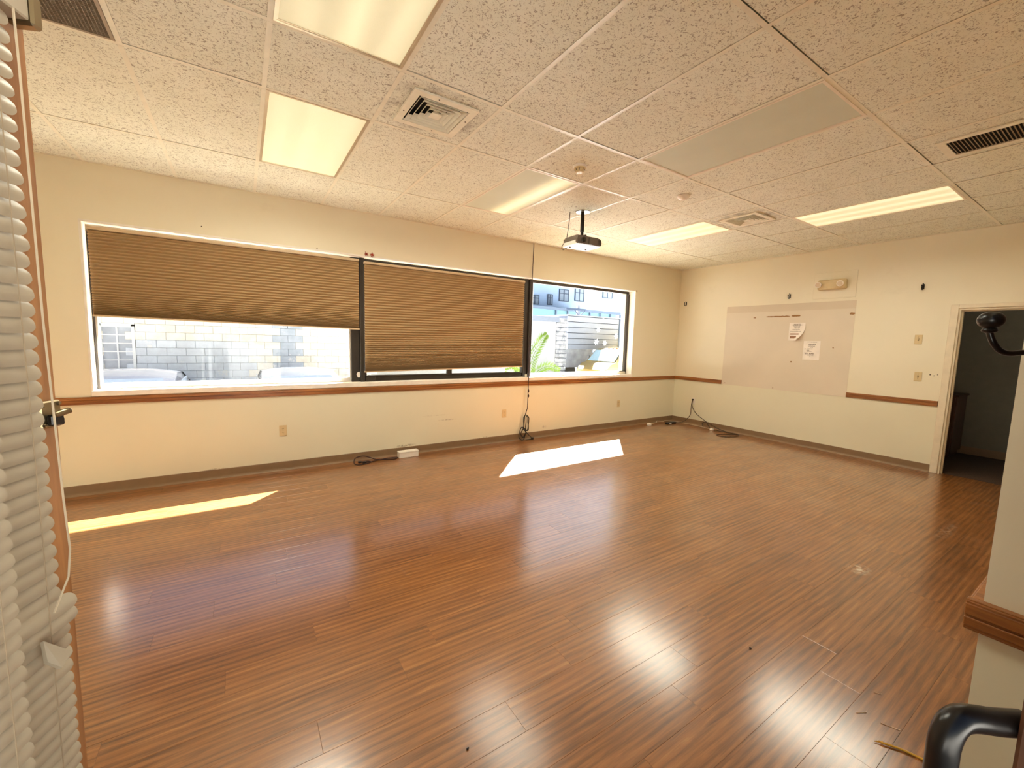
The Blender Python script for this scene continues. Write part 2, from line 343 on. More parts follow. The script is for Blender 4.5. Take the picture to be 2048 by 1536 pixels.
# ---- ceiling grid
cl = struct('ceiling', B().box(XW - .2, XE + .3, -5.3, .35, H + .25, H + .33), PLENUM)
T = .6096
rows = [0, -.903, -2.122, -2.737, -3.969, YS]
cols = [XW] + [k * T for k in range(-2, 13)] + [XE]
lights = {(1, 1): 'A', (1, 3): 'B', (4, 1): 'C', (5, 3): 'D', (8, 1): 'E', (9, 3): 'F'}
vents = {(2, 2), (8, 2)}; grilleL = (-1, 2)
tw = .012
tile_cache = {}
for ri in range(5):
    yb, ya = rows[ri], rows[ri + 1]
    for ci in range(len(cols) - 1):
        xa, xb = cols[ci], cols[ci + 1]; k = ci - 3 if ci > 0 else -3
        k = round(xa / T) if ci > 0 else -3
        if (k, ri) in lights or (k, ri) == grilleL: continue
        if xb - xa < .05: continue
        lx, ly = xb - xa - 2 * tw + .006, yb - ya - 2 * tw + .006
        if (k, ri) in vents:
            mx = 1.524 if k == 2 else 5.19; my = -2.43; q = .165; x0_, x1_, y0_, y1_ = xa + tw - .003, xb - tw + .003, ya + tw - .003, yb - tw + .003
            obj('ceiling_tile', B().box(x0_, mx - q, y0_, y1_, H + .003, H + .017).box(mx + q, x1_, y0_, y1_, H + .003, H + .017).box(mx - q, mx + q, y0_, my - q, H + .003, H + .017).box(mx - q, mx + q, my + q, y1_, H + .003, H + .017), TILE, cl)
            continue
        key = (round(lx, 3), round(ly, 3))
        if key not in tile_cache:
            tile_cache[key] = mesh('ceiling_tile', B().box(-lx / 2, lx / 2, -ly / 2, ly / 2, 0, .014, .002), TILE)
        # tiles never sit quite square in their grid: lean to one side opens the dark gap along a tee
        dx = random.uniform(-.002, .002); dy = random.choice((-.0065, -.006, .002))
        o = inst('ceiling_tile', tile_cache[key], ((xa + xb) / 2 + dx, (ya + yb) / 2 + dy, H + random.uniform(.0015, .004)), cl)
run = mesh('ceiling_tee', B().box(XW, XE, -tw, tw, 0, .0012).box(XW, XE, -.001, .001, 0, .04), TEE)
for y in rows[1:-1]: inst('ceiling_tee', run, (0, y, H), cl)
for ri in range(5):
    yb, ya = rows[ri], rows[ri + 1]; L = yb - ya - 2 * tw
    me = mesh('ceiling_tee', B().box(-tw, tw, -L / 2, L / 2, 0, .0012).box(-.001, .001, -L / 2, L / 2, 0, .035), TEE)
    for x in cols[1:-1]: inst('ceiling_tee', me, (x, (ya + yb) / 2, H - .0004), cl)
struct('trim_ceiling_north', B().box(XW, XE, -.022, 0, H - .001, H + .001).box(XW, XE, -.0015, 0, H, H + .03), TEE)
struct('trim_ceiling_east', B().box(XE - .022, XE, YS, 0, H - .001, H + .001).box(XE - .0015, XE, YS, 0, H, H + .03), TEE)
# ---- cove baseboards
def cove(pts_axis, a0, a1, w0, sgn, nm):
    prof = [(0, 0), (.016, 0), (.011, .006), (.006, .018), (.0045, .03), (.0045, .092), (.002, .096), (0, .096)]
    if pts_axis == 'x': b = B().prism([(w0 - p[0], p[1]) for p in prof], 'x', a0, a1)
    else: b = B().prism([(w0 - p[0], p[1]) for p in prof], 'y', a0, a1)
    return struct(nm, b, COVE)
cove('x', XW, XE - .001, 0, 1, 'baseboard_north')
cove('y', DY0 + .07, -.001, XE, 1, 'baseboard_east')
# ---- chair rails (oak, stepped profile)
def rail(b, ax, a0, a1, w0, sg, z0=.815, z1=.880, d=.02):
    """stepped oak moulding standing off the wall face w0 by sg * d"""
    for (k, za, zb) in ((.72, z0, z1), (.84, z0 + .004, z0 + .014), (1.0, z0 + .012, z0 + .032), (1.0, z0 + .038, z1 - .010), (.88, z1 - .014, z1 - .004)):
        o = (1 - k) * d * .0
        if ax == 'x': b.box(a0, a1, w0, w0 + sg * d * k, za, zb, .0015)
        else: b.box(w0, w0 + sg * d * k, a0, a1, za, zb, .0015)
    return b
struct('trim_rail_north', rail(B(), 'x', XW, XE - .0205, 0, -1), RAIL)
struct('trim_rail_east_1', rail(B(), 'y', -.945, -.001, XE, -1), RAILY)
struct('trim_rail_east_2', rail(B(), 'y', -3.665, -2.752, XE, -1), RAILY)
struct('trim_rail_entry', rail(rail(B(), 'y', -5.10, YS + .024, OX1, -1, .826, .90, .024), 'x', OX1 - .0005, 3.4, YS, 1, .826, .90, .024), RAILY)
# ---- window reveal lining and sill
struct('trim_reveal', B().box(WX0 - .012, WX0 + .004, -.004, .16, WZ0, WZ1).box(WX1 - .004, WX1 + .012, -.004, .16, WZ0, WZ1).box(WX0 - .012, WX1 + .012, -.004, .16, WZ1 - .004, WZ1 + .012), REVEAL)
struct('trim_sill', B().box(WX0 - .012, WX1 + .012, -.012, .119, WZ0 - .046, WZ0 + .004, .003), REVEAL)
# ---- the three windows
WF0 = .12; WF1 = .172
def window(n, x0, x1, fr, bottom):
    w_ = struct('window_%d' % n, None, loc=(x0, WF0, WZ0))
    obj('window_frame', B().box(x0, x1, WF0, WF1, WZ0 + .0045, WZ0 + bottom).box(x0, x1, WF0, WF1, WZ1 - .045, WZ1 - .0045).box(x0, x0 + fr, WF0, WF1, WZ0 + bottom, WZ1 - .045).box(x1 - fr * .45, x1, WF0, WF1, WZ0 + bottom, WZ1 - .045), FRAME_L if n == 1 else FRAME_D, w_)
    obj('glass_pane', B().box(x0 + fr, x1 - fr * .45, .155, .159, WZ0 + bottom, WZ1 - .045), GLASS, w_)
    return w_
FRAME_L = plain('pale_window_frame', (190, 182, 172), .5); FRAME_D = METAL_D
w1 = window(1, WX0 + .005, 1.53, .03, .055)
obj('gasket', B().box(WX0 + .006, WX0 + .022, WF0 - .004, WF0, WZ0 + .01, WZ1 - .05), METAL_D, w1)
w2 = window(2, 1.68, 3.99, .03, .06)
obj('sash_bar', B().box(2.76, 2.83, WF0 - .012, .15, WZ0 + .06, WZ1 - .045, .004), METAL_D, w2)
obj('sash_rail', B().box(1.72, 3.95, WF0 - .01, WF0 + .02, WZ0 + .052, WZ0 + .078, .003), METAL_D, w2)
obj('latch_block', B().box(1.685, 1.80, .075, .118, WZ0 + .005, WZ0 + .075, .004), METAL_D, w2)
w3 = window(3, 4.10, WX1 - .03, .025, .055)
obj('gasket', B().box(WX1 - .052, WX1 - .006, WF0 - .004, .16, WZ0 + .01, WZ1 - .05, .002), METAL_D, w3)
obj('bottom_bead', B().box(4.02, 6.20, .085, .118, WZ0 + .005, WZ0 + .045, .006), plain('old_putty', (206, 194, 170), .7, var=.15), w3)
for i, (x0, x1) in enumerate(((1.53, 1.68), (3.985, 4.105))):
    t = struct('trim_mullion_%d' % (i + 1), B().box(x1 - .056, x1 - .049, .12, .172, WZ0 + .0045, WZ1 - .005).box(x0, x1 - .055, .10, .175, WZ0 + .0045, WZ1 - .005, .003).box(x1 - .05, x1, .07, .21, WZ0 + .0045, WZ1 - .005, .003), METAL_D)
tag(obj('paper_scrap', B().prism([(1.585, 1.025), (1.60, .985), (1.625, .985), (1.63, 1.02), (1.625, 1.052), (1.60, 1.05)], 'y', .094, .0995), PAPER), 'small torn white paper scrap stuck low on the dark mullion between the two shades', 'paper')
# snowflake stickers on the right pane
sk = M('sticker_film'); stt = sk.n('BsdfTranslucent'); stt.inputs[0].default_value = (.9, .92, .95, 1); sk.set(Base_Color=(.85, .87, .9, 1)); skx = sk.n('MixShader'); skx.inputs[0].default_value = .75; sk.l(sk.b.outputs[0], skx.inputs[1]); sk.l(stt.outputs[0], skx.inputs[2]); sk.l(skx.outputs[0], sk.t.nodes['Material Output'].inputs[0]); STICK = sk.m
def snowflake(x, z, r, label):
    b = B()
    for k in range(6):
        a = k * PI / 3 + .2; dx, dz = math.cos(a), math.sin(a); nx, nz = -dz, dx
        b.prism([(x - nx * r * .12, z - nz * r * .12), (x + dx * r - nx * r * .05, z + dz * r - nz * r * .05), (x + dx * r + nx * r * .05, z + dz * r + nz * r * .05), (x + nx * r * .12, z + nz * r * .12)], 'y', .1530, .1546)
        c = (x + dx * r * .62, z + dz * r * .62)
        b.prism([(c[0] - nx * r * .28, c[1] - nz * r * .28), (c[0] + dx * r * .12, c[1] + dz * r * .12), (c[0] + nx * r * .28, c[1] + nz * r * .28), (c[0] + dx * r * .04, c[1] + dz * r * .04)], 'y', .1530, .1546)
    tag(obj('snowflake_sticker', b, STICK), label, 'sticker', 'snowflake stickers on the right window')
snowflake(5.66, 1.86, .035, 'white snowflake sticker on the right window pane, topmost of the five')
snowflake(5.55, 1.69, .045, 'white snowflake sticker on the right window pane, second from the top')
snowflake(5.52, 1.485, .055, 'large white snowflake sticker, lowest and leftmost on the right window pane')
snowflake(5.72, 1.47, .045, 'white snowflake sticker low on the right pane, beside the large lowest one')
snowflake(5.99, 1.60, .05, 'white snowflake sticker on the right window pane nearest the right jamb')

# ---- doorway in the far wall and the dim room behind
struct('trim_casing', B().box(XE - .014, XE + .002, DY0 - .002, DY0 + .065, 0, DZ + .045, .003).box(XE - .014, XE + .002, DY1 - .065, DY1 + .002, 0, DZ + .045, .003).box(XE - .014, XE + .002, DY1 + .002, DY0 - .002, DZ, DZ + .045, .003)
       .box(XE + .002, XE + .14, DY0 - .02, DY0 - .001, 0, DZ).box(XE + .002, XE + .14, DY1 + .001, DY1 + .02, 0, DZ).box(XE + .002, XE + .14, DY1 + .02, DY0 - .02, DZ - .02, DZ - .001)
       .box(XE + .05, XE + .085, DY0 - .034, DY0 - .02, 0, DZ - .02).box(XE + .05, XE + .085, DY1 + .02, DY0 - .034, DZ - .034, DZ - .02), CASING)
tag(obj('strike_plate', B().box(XE + .015, XE + .045, DY0 - .0225, DY0 - .0195, .92, .985, .001), BRASS), 'small metal strike plate on the white jamb of the dark doorway', 'strike plate')
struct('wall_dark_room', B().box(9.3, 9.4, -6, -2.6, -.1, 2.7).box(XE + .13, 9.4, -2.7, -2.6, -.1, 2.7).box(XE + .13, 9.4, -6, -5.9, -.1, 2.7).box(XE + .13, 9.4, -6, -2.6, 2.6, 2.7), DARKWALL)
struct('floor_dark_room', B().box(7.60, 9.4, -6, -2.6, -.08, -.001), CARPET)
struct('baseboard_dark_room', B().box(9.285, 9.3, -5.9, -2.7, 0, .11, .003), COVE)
t = thing('low_cabinet', (8.95, -3.4, 0), 'low dark brown wooden cabinet standing in the dim room beyond the doorway', 'cabinet')
obj('body', B().box(8.70, 9.26, -3.615, -3.1, .06, .86, .004), DARKDOOR, t); obj('top', B().box(8.68, 9.28, -3.63, -3.08, .86, .885, .004), DARKDOOR, t); obj('plinth', B().box(8.74, 9.24, -3.59, -3.12, 0, .06), DARKDOOR, t)
obj('door', B().box(8.69, 8.70, -3.60, -3.115, .08, .845, .002), DARKDOOR, t)

# ================================================================== CEILING FITTINGS
lens_full = [(-.19, .30), (0, .34), (.17, .30)]
LM = {'A': lens_mat('lens_lit_soft', .62, lens_full, .09), 'B': lens_mat('lens_lit_streaked', .62, [(-.17, .22), (.02, .42), (.2, .3)], .06), 'C': lens_mat('lens_half_lit', .75, [(.14, .85)], .10),
      'D': lens_mat('lens_unlit', 0, [(0, 1)]), 'E': lens_mat('lens_lit_banded', .72, [(-.2, .4), (0, .4), (.2, .4)], .05), 'F': lens_mat('lens_lit_bright', .80, [(-.2, .4), (0, .4), (.2, .4)], .05)}
LL = {'A': 'lit fluorescent ceiling panel nearest the left wall, above the left shade', 'B': 'large streaked lit ceiling panel cut by the top edge of the photo', 'C': 'half lit ceiling panel with one glowing tube, left of the projector',
      'D': 'unlit grey ceiling panel, the only light switched off', 'E': 'long lit ceiling panel to the right of the projector, beside the far vent', 'F': 'brightest banded lit ceiling panel near the doorway wall'}
for (k, ri), nm in lights.items():
    x0, x1 = k * T, (k + 1) * T; y1, y0 = rows[ri], rows[ri + 1]
    t = thing('ceiling_light', ((x0 + x1) / 2, (y0 + y1) / 2, H), LL[nm], 'ceiling light', 'recessed lay-in ceiling lights')
    obj('housing', B().box(x0 + .016, x1 - .016, y0 + .016, y1 - .016, H + .09, H + .10).ring(x0 + .014, x1 - .014, y0 + .014, y1 - .014, .003, H + .004, H + .09), WHITE, t)
    obj('lens_frame', B().ring(x0 + .012, x1 - .012, y0 + .012, y1 - .012, .012, H - .003, H + .006).ring(x0 + .024, x1 - .024, y0 + .024, y1 - .024, .006, H - .001, H + .007), ALU if nm in 'AB' else WHITE, t)
    obj('lens', B().box(x0 + .03, x1 - .03, y0 + .03, y1 - .03, H + .003, H + .006), LM[nm], t)
    if nm != 'D':
        ld = bpy.data.lights.new('tube_light', 'AREA'); ld.shape = 'RECTANGLE'; ld.size = .54; ld.size_y = (y1 - y0) - .07
        ld.energy = LAMP_W * (.4 if nm == 'C' else 1.0); ld.color = LAMP_COL; ld.spread = math.radians(165)
        lo = bpy.data.objects.new('tube_light', ld); COL.objects.link(lo); lo.parent = t; lo.location = (0, 0, .0015)
def vent(x, y, label):
    t = thing('air_vent', (x, y, H), label, 'air vent', 'square ceiling air vents'); s = .205; z = H - .004
    b = B(); q = .16
    fr = B().ring(x - s, x + s, y - s, y + s, .045, H - .010, H + .001); obj('flange', fr, TEE, t)
    for (ax, ay) in ((-.185, .05), (.185, -.05), (.05, .185), (-.05, -.185)): obj('screw', B().lathe([(.004, 0), (.004, .002), (.002, .003)], (x + ax, y + ay, H - .010), (0, 0, -1), 8), IVORYD, t)
    for i, r in enumerate((.152, .122, .092, .062)):
        v = []
        for (rr, zz) in ((r, H - .012), (r - .020, H + .022), (r - .022, H + .022), (r - .003, H - .012)):
            v += [(x - rr, y - rr, zz), (x + rr, y - rr, zz), (x + rr, y + rr, zz), (x - rr, y + rr, zz)]
        f = []
        for a in range(4):
            a2 = (a + 1) % 4
            for c in range(4): c2 = (c + 1) % 4; f.append((a * 4 + c, a * 4 + c2, a2 * 4 + c2, a2 * 4 + c))
        obj('louver', B().add(v, f), TEE, t)
    obj('centre_cone', B().add([(x - .034, y - .034, H - .012), (x + .034, y - .034, H - .012), (x + .034, y + .034, H - .012), (x - .034, y + .034, H - .012), (x - .008, y - .008, H + .02), (x + .008, y - .008, H + .02), (x + .008, y + .008, H + .02), (x - .008, y + .008, H + .02)], [(0, 1, 5, 4), (1, 2, 6, 5), (2, 3, 7, 6), (3, 0, 4, 7), (4, 5, 6, 7), (3, 2, 1, 0)]), TEE, t)
    obj('duct_box', B().box(x - .163, x + .163, y - .163, y + .163, H + .07, H + .072).box(x - .163, x - .161, y - .163, y + .163, H + .002, H + .07).box(x + .161, x + .163, y - .163, y + .163, H + .002, H + .07).box(x - .161, x + .161, y - .163, y - .161, H + .002, H + .07).box(x - .161, x + .161, y + .161, y + .163, H + .002, H + .07), VOID, t)
    return t
vent(1.524, -2.43, 'square louvred air vent beside the nearest lit panels, dust stained tile around it')
vent(5.19, -2.43, 'square air vent far down the room, seen very flat between two lit panels')
# egg-crate return grille, left
t = thing('return_grille', (-T / 2, (rows[2] + rows[3]) / 2, H), 'grey egg-crate return grille in the ceiling at top left', 'vent grille'); x0, x1, y1, y0 = -T + .014, -.014, rows[2] - .014, rows[3] + .014
obj('frame', B().ring(x0, x1, y0, y1, .014, H - .002, H + .010), plain('grille_grey', (150, 132, 108), .5, .2), t)
g = B(); N = 40
for i in range(1, N):
    xx = x0 + (x1 - x0) * i / N; g.box(xx - .001, xx + .001, y0 + .014, y1 - .014, H + .0005, H + .010)
    yy = y0 + (y1 - y0) * i / N; g.box(x0 + .014, x1 - .014, yy - .001, yy + .001, H + .0005, H + .010)
o = obj('grille_core', g, bpy.data.materials['grille_grey'], t); o['kind'] = 'stuff'
obj('backing', B().box(x0, x1, y0, y1, H + .05, H + .052), PLENUM, t)
# bladed return register, right
t = thing('return_register', (4.62, -4.45, H), 'dark bladed return register in the ceiling at the right edge', 'vent grille')
obj('frame', B().ring(4.43, 4.80, -4.83, -4.085, .042, H - .007, H + .001), TEE, t); obj('backing', B().box(4.472, 4.758, -4.788, -4.127, H + .0002, H + .0008), VOID, t)
bl = mesh('blade', B().prism([(0, 0), (.009, .0068), (.010, .0068), (.0012, 0)], 'x', -.143, .143), plain('register_blade', (140, 120, 88), .5))
for i in range(37): inst('blade', bl, (4.615, -4.785 + .0178 * i, H - .0068), t)
# smoke detectors
t = thing('smoke_detector', (2.768, -2.394, H), 'stepped round smoke detector on the tile above the half lit panel', 'smoke detector')
obj('base', B().lathe([(.054, 0), (.054, .012), (.05, .016)], (2.768, -2.394, H), (0, 0, -1), 24), WPLAST, t, True)
obj('head', B().lathe([(.047, .016), (.047, .022), (.036, .030), (.036, .040), (.028, .052), (.012, .055)], (2.768, -2.394, H), (0, 0, -1), 24), IVORY, t, True)
for k in range(8):
    a = k * PI / 4; obj('fin', B().tube([(2.768 + .041 * math.cos(a), -2.394 + .041 * math.sin(a), H - .022), (2.768 + .036 * math.cos(a), -2.394 + .036 * math.sin(a), H - .042)], .0025, 5), IVORYD, t)
t = thing('smoke_detector', (4.0, -2.469, H), 'smooth low domed detector on the ceiling, right of the stepped one', 'smoke detector')
obj('base', B().lathe([(.062, 0), (.062, .007)], (4.0, -2.469, H), (0, 0, -1), 24), WPLAST, t, True); obj('dome', B().lathe([(.056, .007), (.048, .022), (.03, .034), (.012, .038)], (4.0, -2.469, H), (0, 0, -1), 24), WPLAST, t, True)
# projector
px, py = 3.59, -1.53
t = thing('projector', (px, py, 2.50), 'grey and white projector hanging from the ceiling on a black pole', 'projector', rz=math.radians(-3))
def L(b, nm, mat, par=None, sm=False): return obj(nm, b, mat, par or t, sm, True)
L(B().lathe([(.085, 0), (.085, .004), (.08, .006)], (0, 0, .3715), (0, 0, -1), 6), 'ceiling_plate', plain('steel_plate', (170, 165, 160), .35, .7))
L(B().tube([(0, 0, .37), (0, 0, .16)], .021, 16), 'pole', BLACK, None, True); L(B().tube([(0, 0, .165), (0, 0, .115)], .017, 12), 'pole_sleeve', BLACK, None, True)
L(B().add([(-.07, -.06, .085), (.07, -.06, .085), (.07, .06, .085), (-.07, .06, .085), (-.035, -.035, .122), (.035, -.035, .122), (.035, .035, .122), (-.035, .035, .122)], [(0, 1, 5, 4), (1, 2, 6, 5), (2, 3, 7, 6), (3, 0, 4, 7), (4, 5, 6, 7), (3, 2, 1, 0)]).box(.03, .05, -.02, .02, .115, .135), 'mount_spider', BLACK)
# body: the lens side looks back into the room (-y), the long left side is half white
hx, hy = .165, .125
def rrect(hx, hy, r, n=5):
    o = []
    for (cx, cy, a0) in ((hx - r, hy - r, 0), (-hx + r, hy - r, PI / 2), (-hx + r, -hy + r, PI), (hx - r, -hy + r, 3 * PI / 2)):
        for k in range(n): a = a0 + PI / 2 * k / (n - 1); o.append((cx + r * math.cos(a), cy + r * math.sin(a)))
    return o
L(B().prism(rrect(hx, hy, .028), 'z', .040, .078).prism(rrect(hx - .012, hy - .012, .026), 'z', .078, .092), 'body', GRAYP)
L(B().prism(rrect(hx - .002, hy - .002, .026), 'z', 0, .040), 'bottom_cover', WPLAST)
L(B().prism([(-hx + .012, .003), (-hx + .002, .016), (-hx, .05), (-hx + .008, .078), (hx - .03, .080), (hx - .008, .066), (hx, .04), (hx - .004, .012), (hx - .02, .003)], 'y', -hy - .012, -hy + .02), 'front_panel', GRAYP)
FY = -hy - .012
L(B().lathe([(.036, -.004), (.036, .006), (.031, .010), (.028, .003)], (-.082, FY, .042), (0, -1, 0), 26), 'lens_ring', plain('projector_dark_ring', (74, 66, 58), .35), None, True)
L(B().lathe([(.024, .001), (.019, .007), (.008, .010)], (-.082, FY, .042), (0, -1, 0), 20), 'lens_glass', LENSG, None, True)
L(B().box(-.016, -.008, FY - .002, FY + .002, .012, .072), 'focus_slot', BLACKP)
for k in range(3): L(B().box(.108 + .016 * k, .116 + .016 * k, FY - .0015, FY + .002, .018, .064), 'vent_slot', BLACKP)
for sx in (-.11, .11): L(B().lathe([(.012, 0), (.010, .008)], (sx, .06, 0), (0, 0, -1), 10), 'foot', BLACKP)
L(B().box(-.06, -.01, -.085, -.045, -.0015, 0), 'label_plate', GRAYP)
L(B().tube([(-.115, .075, .368), (-.117, .078, .28), (-.125, .085, .18), (-.135, .09, .085)], .004, 6), 'power_cable', BLACKP, None, True)
L(B().tube([(-hx, .10, .035), (-hx - .014, .108, .010), (-hx - .016, .112, -.016), (-hx + .002, .108, -.030), (-hx + .03, .095, -.014), (-hx + .045, .09, 0.0)], .0035, 6), 'cable_loop', BLACKP, None, True)

# ================================================================== SHADES
def shade(x0, x1, zt, zl, zr, label, n):
    t = thing('cellular_shade', ((x0 + x1) / 2, .03, zt), label, 'window shade', 'tan cellular shades in the long window')
    obj('headrail', B().box(x0, x1, .005, .055, zt - .028, zt, .004), plain('beige_headrail', (206, 184, 150), .4), t)
    # pleats open at the top and gather towards the bottom
    ws = [1.0 if i < n * .45 else max(.22, 1.0 - .9 * (i / n - .45) / .55) for i in range(n)]; s = sum(ws)
    v = []; f = []; acc = 0; zs = [0.0]; yy = [.036]
    for i, q in enumerate(ws):
        zs += [(acc + q * .5) / s, (acc + q) / s]; yy += [.012, .036]; acc += q
    for z, y in zip(zs, yy):
        for (x, zb) in ((x0 + .004, zl), (x1 - .004, zr)):
            top = zt - .028; v.append((x, y, top + (zb + .012 - top) * z))
    for i in range(len(zs) - 1): f.append((2 * i, 2 * i + 1, 2 * i + 3, 2 * i + 2))
    obj('pleated_fabric', B().add(v, f), SHADE, t)
    obj('bottom_rail', B().add([(x0, .016, zl), (x1, .016, zr), (x1, .046, zr), (x0, .046, zl), (x0, .016, zl + .014), (x1, .016, zr + .014), (x1, .046, zr + .014), (x0, .046, zl + .014)], [(0, 1, 5, 4), (1, 2, 6, 5), (2, 3, 7, 6), (3, 0, 4, 7), (4, 5, 6, 7), (3, 2, 1, 0)]), bpy.data.materials['beige_headrail'], t)
    return t
shade(-.63, 1.61, 2.352, 1.585, 1.55, 'tan pleated shade, the left one, drawn halfway down', 34)
shade(1.667, 3.92, 2.335, 1.05, 1.092, 'tan pleated shade, the right one, drawn down almost to the sill', 52)

# ================================================================== THINGS ON THE WALLS
def outlet(loc, face, label, mat, plugs=False, kind='duplex'):
    """face: 'n' plate on the north wall, 'e' plate on the far wall"""
    t = thing('wall_outlet' if kind == 'duplex' else 'light_switch', loc, label, 'outlet' if kind == 'duplex' else 'switch', rz=0 if face == 'n' else -PI / 2)
    obj('plate', B().box(-.036, .036, -.0055, 0, -.058, .058, .003), mat, t, False, True)
    if kind == 'duplex':
        for z in (-.02, .02):
            s = obj('socket', B().lathe([(.0165, 0), (.0165, .0018)], (0, -.0055, z), (0, -1, 0), 18), mat, t, False, True)
            obj('slot', B().box(-.008, -.0055, -.0078, -.0072, z - .003, z + .007).box(.0055, .008, -.0078, -.0072, z - .002, z + .006).lathe([(.0026, 0), (.0026, .0004)], (0, -.0073, z - .009), (0, -1, 0), 8), IVORYD, s, False, True)
        obj('screw', B().lathe([(.003, 0), (.002, .001)], (0, -.0055, 0), (0, -1, 0), 8), BRASS, t, False, True)
    else:
        obj('toggle', B().box(-.005, .005, -.018, -.005, -.002, .012, .002), mat, t, False, True)
        obj('slot', B().box(-.007, .007, -.0065, -.005, -.014, .014), IVORYD, t, False, True)
        for z in (-.03, .03): obj('screw', B().lathe([(.003, 0), (.002, .001)], (0, -.0055, z), (0, -1, 0), 8), IVORYD, t, False, True)
    return t
outlet((.795, 0, .438), 'n', 'ivory duplex wall outlet under the left shade', IVORY)
outlet((3.608, 0, .418), 'n', 'ivory duplex wall outlet just left of the hanging cable', IVORY)
outlet((5.973, 0, .422), 'n', 'ivory outlet low on the window wall near the far corner', IVORY)
outlet((XE, -.43, .445), 'e', 'white wall outlet with a black plug in it, on the far wall near the corner', WPLAST)
outlet((XE, -3.42, 1.62), 'e', 'ivory light switch on the far wall, the upper plate beside the doorway', IVORY, kind='switch')
outlet((XE, -3.458, 1.163), 'e', 'ivory light switch on the far wall, the lower plate just above the oak rail', IVORY, kind='switch')
t = thing('wall_anchor_holes', (XE, -3.59, 1.19), 'three small dark holes in the plaster right of the lower switch', 'holes')
for (dy, dz, r) in ((.025, .004, .008), (-.01, -.006, .006), (-.04, .008, .006)): obj('hole', B().lathe([(r, 0), (r * .8, .0012)], (XE, -3.59 + dy, 1.19 + dz), (-1, 0, 0), 7), IVORYD, t)
def hook(y, z, label):
    t = thing('coat_hook', (XE, y, z), label, 'hook', 'black hooks along the far wall')
    obj('back_plate', B().box(XE - .006, XE, y - .011, y + .011, z - .028, z + .034, .003), BLACK, t)
    pts = [(XE - .006, y, z - .012), (XE - .022, y, z - .034), (XE - .044, y, z - .034), (XE - .058, y, z - .014), (XE - .06, y, z + .012)]
    obj('prong', B().tube(pts, .006, 8), BLACK, t, True); obj('ball_tip', B().ball((XE - .06, y, z + .016), .0095, 12), BLACK, t, True)
    obj('upper_prong', B().tube([(XE - .004, y, z + .02), (XE - .018, y, z + .03), (XE - .024, y, z + .042)], [.005, .005, .006], 8), BLACK, t, True)
hook(-.145, 2.243, 'black coat hook on the far wall nearest the window corner'); hook(-1.915, 2.254, 'black coat hook above the bare board patch, left of the emergency light'); hook(-3.404, 2.26, 'black coat hook on the far wall nearest the dark doorway')
# bare rectangle where a board hung
t = thing('board_patch', (XE - .004, -1.85, 1.48), 'large pinkish bare rectangle of wall panel where a board hung', 'wall panel')
obj('panel', B().box(XE - .003, XE - .0003, -2.752, -.945, .812, 2.035), BOARD, t); obj('top_strip', B().box(XE - .0025, XE - .0003, -2.752, -.945, 2.035, 2.145), BOARD2, t)
def blot(y0, y1, z, h, n=9, seed=0):
    rd = random.Random(seed); up = []; dn = []
    for i in range(n):
        y = y0 + (y1 - y0) * i / (n - 1); e = .35 if i in (0, n - 1) else 1
        up.append((y, z + h * e * rd.uniform(.6, 1))); dn.append((y, z - h * e * rd.uniform(.6, 1)))
    return B().prism(up + dn[::-1], 'x', XE - .0036, XE - .003)
for a in ((-1.60, -1.945, 1.955, .011, 14, 1), (-1.962, -2.085, 1.957, .016, 8, 2), (-2.69, -2.750, 1.965, .02, 6, 3), (-1.40, -1.44, 1.945, .01, 5, 4), (-2.005, -2.03, 1.262, .012, 5, 5), (-2.53, -2.55, 1.49, .008, 5, 6), (-1.0, -1.012, .842, .006, 4, 7), (-1.78, -1.80, .835, .006, 4, 8)):
    obj('glue_mark', blot(*a), GLUE, t)
# emergency light on its painted plate
t = thing('emergency_light', (XE, -2.48, 2.37), 'cream twin-head emergency light on a painted plate high on the far wall', 'emergency light')
obj('wall_plate', B().box(XE - .008, XE, -2.735, -2.225, 2.188, 2.555, .003), WALL, t)
obj('housing', B().box(XE - .085, XE - .008, -2.635, -2.30, 2.308, 2.443, .012), IVORY, t)
for y in (-2.325, -2.585):
    h = obj('lamp_head', B().lathe([(.028, 0), (.036, .02), (.040, .05), (.040, .056)], (XE - .083, y, 2.385), (-1, 0, -.25), 20), WPLAST, t, True)
    obj('reflector', B().lathe([(.033, .0565), (.020, .050), (.004, .046)], (XE - .083, y, 2.385), (-1, 0, -.25), 18), ALU, h, True)
# two notices
def greek(y0, z0, rows_):
    b = B(); rd = random.Random(5)
    for (dz, a, c, hh) in rows_:
        y = y0 - a
        while y > y0 - c:
            ln = rd.uniform(.008, .02); b.box(XE - .0057, XE - .0054, max(y - ln, y0 - c), y, z0 - dz - hh, z0 - dz); y -= ln + .004
    return b
t = thing('paper_notice', (XE, -2.06, 1.72), 'upper printed paper notice with a curled right corner and a coloured picture strip', 'paper')
NY, NZ = -1.948, 1.853
v = []; f = []; nx_, nz_ = 8, 10
for j in range(nz_ + 1):
    for i in range(nx_ + 1):
        a, c = i / nx_, j / nz_; k = max(0, (a - .55) + (c - .55) - .15) ** 2 * .22 if (a > .3 and c > .3) else 0; k *= .55
        v.append((XE - .0045 - k * 1.5, NY - .2159 * a + k * .95, NZ - .2667 * c + k * .25))
for j in range(nz_):
    for i in range(nx_): q = j * (nx_ + 1) + i; f.append((q, q + 1, q + nx_ + 2, q + nx_ + 1))
o = obj('sheet', B().add(v, f), PAPER, t, True)
obj('print', greek(NY, NZ, [(.018, .06, .155, .006), (.03, .045, .18, .007), (.042, .06, .155, .006), (.054, .06, .15, .006), (.066, .07, .145, .006), (.08, .08, .13, .006), (.098, .045, .15, .004), (.106, .06, .13, .005), (.128, .02, .165, .006)]), INK, t)
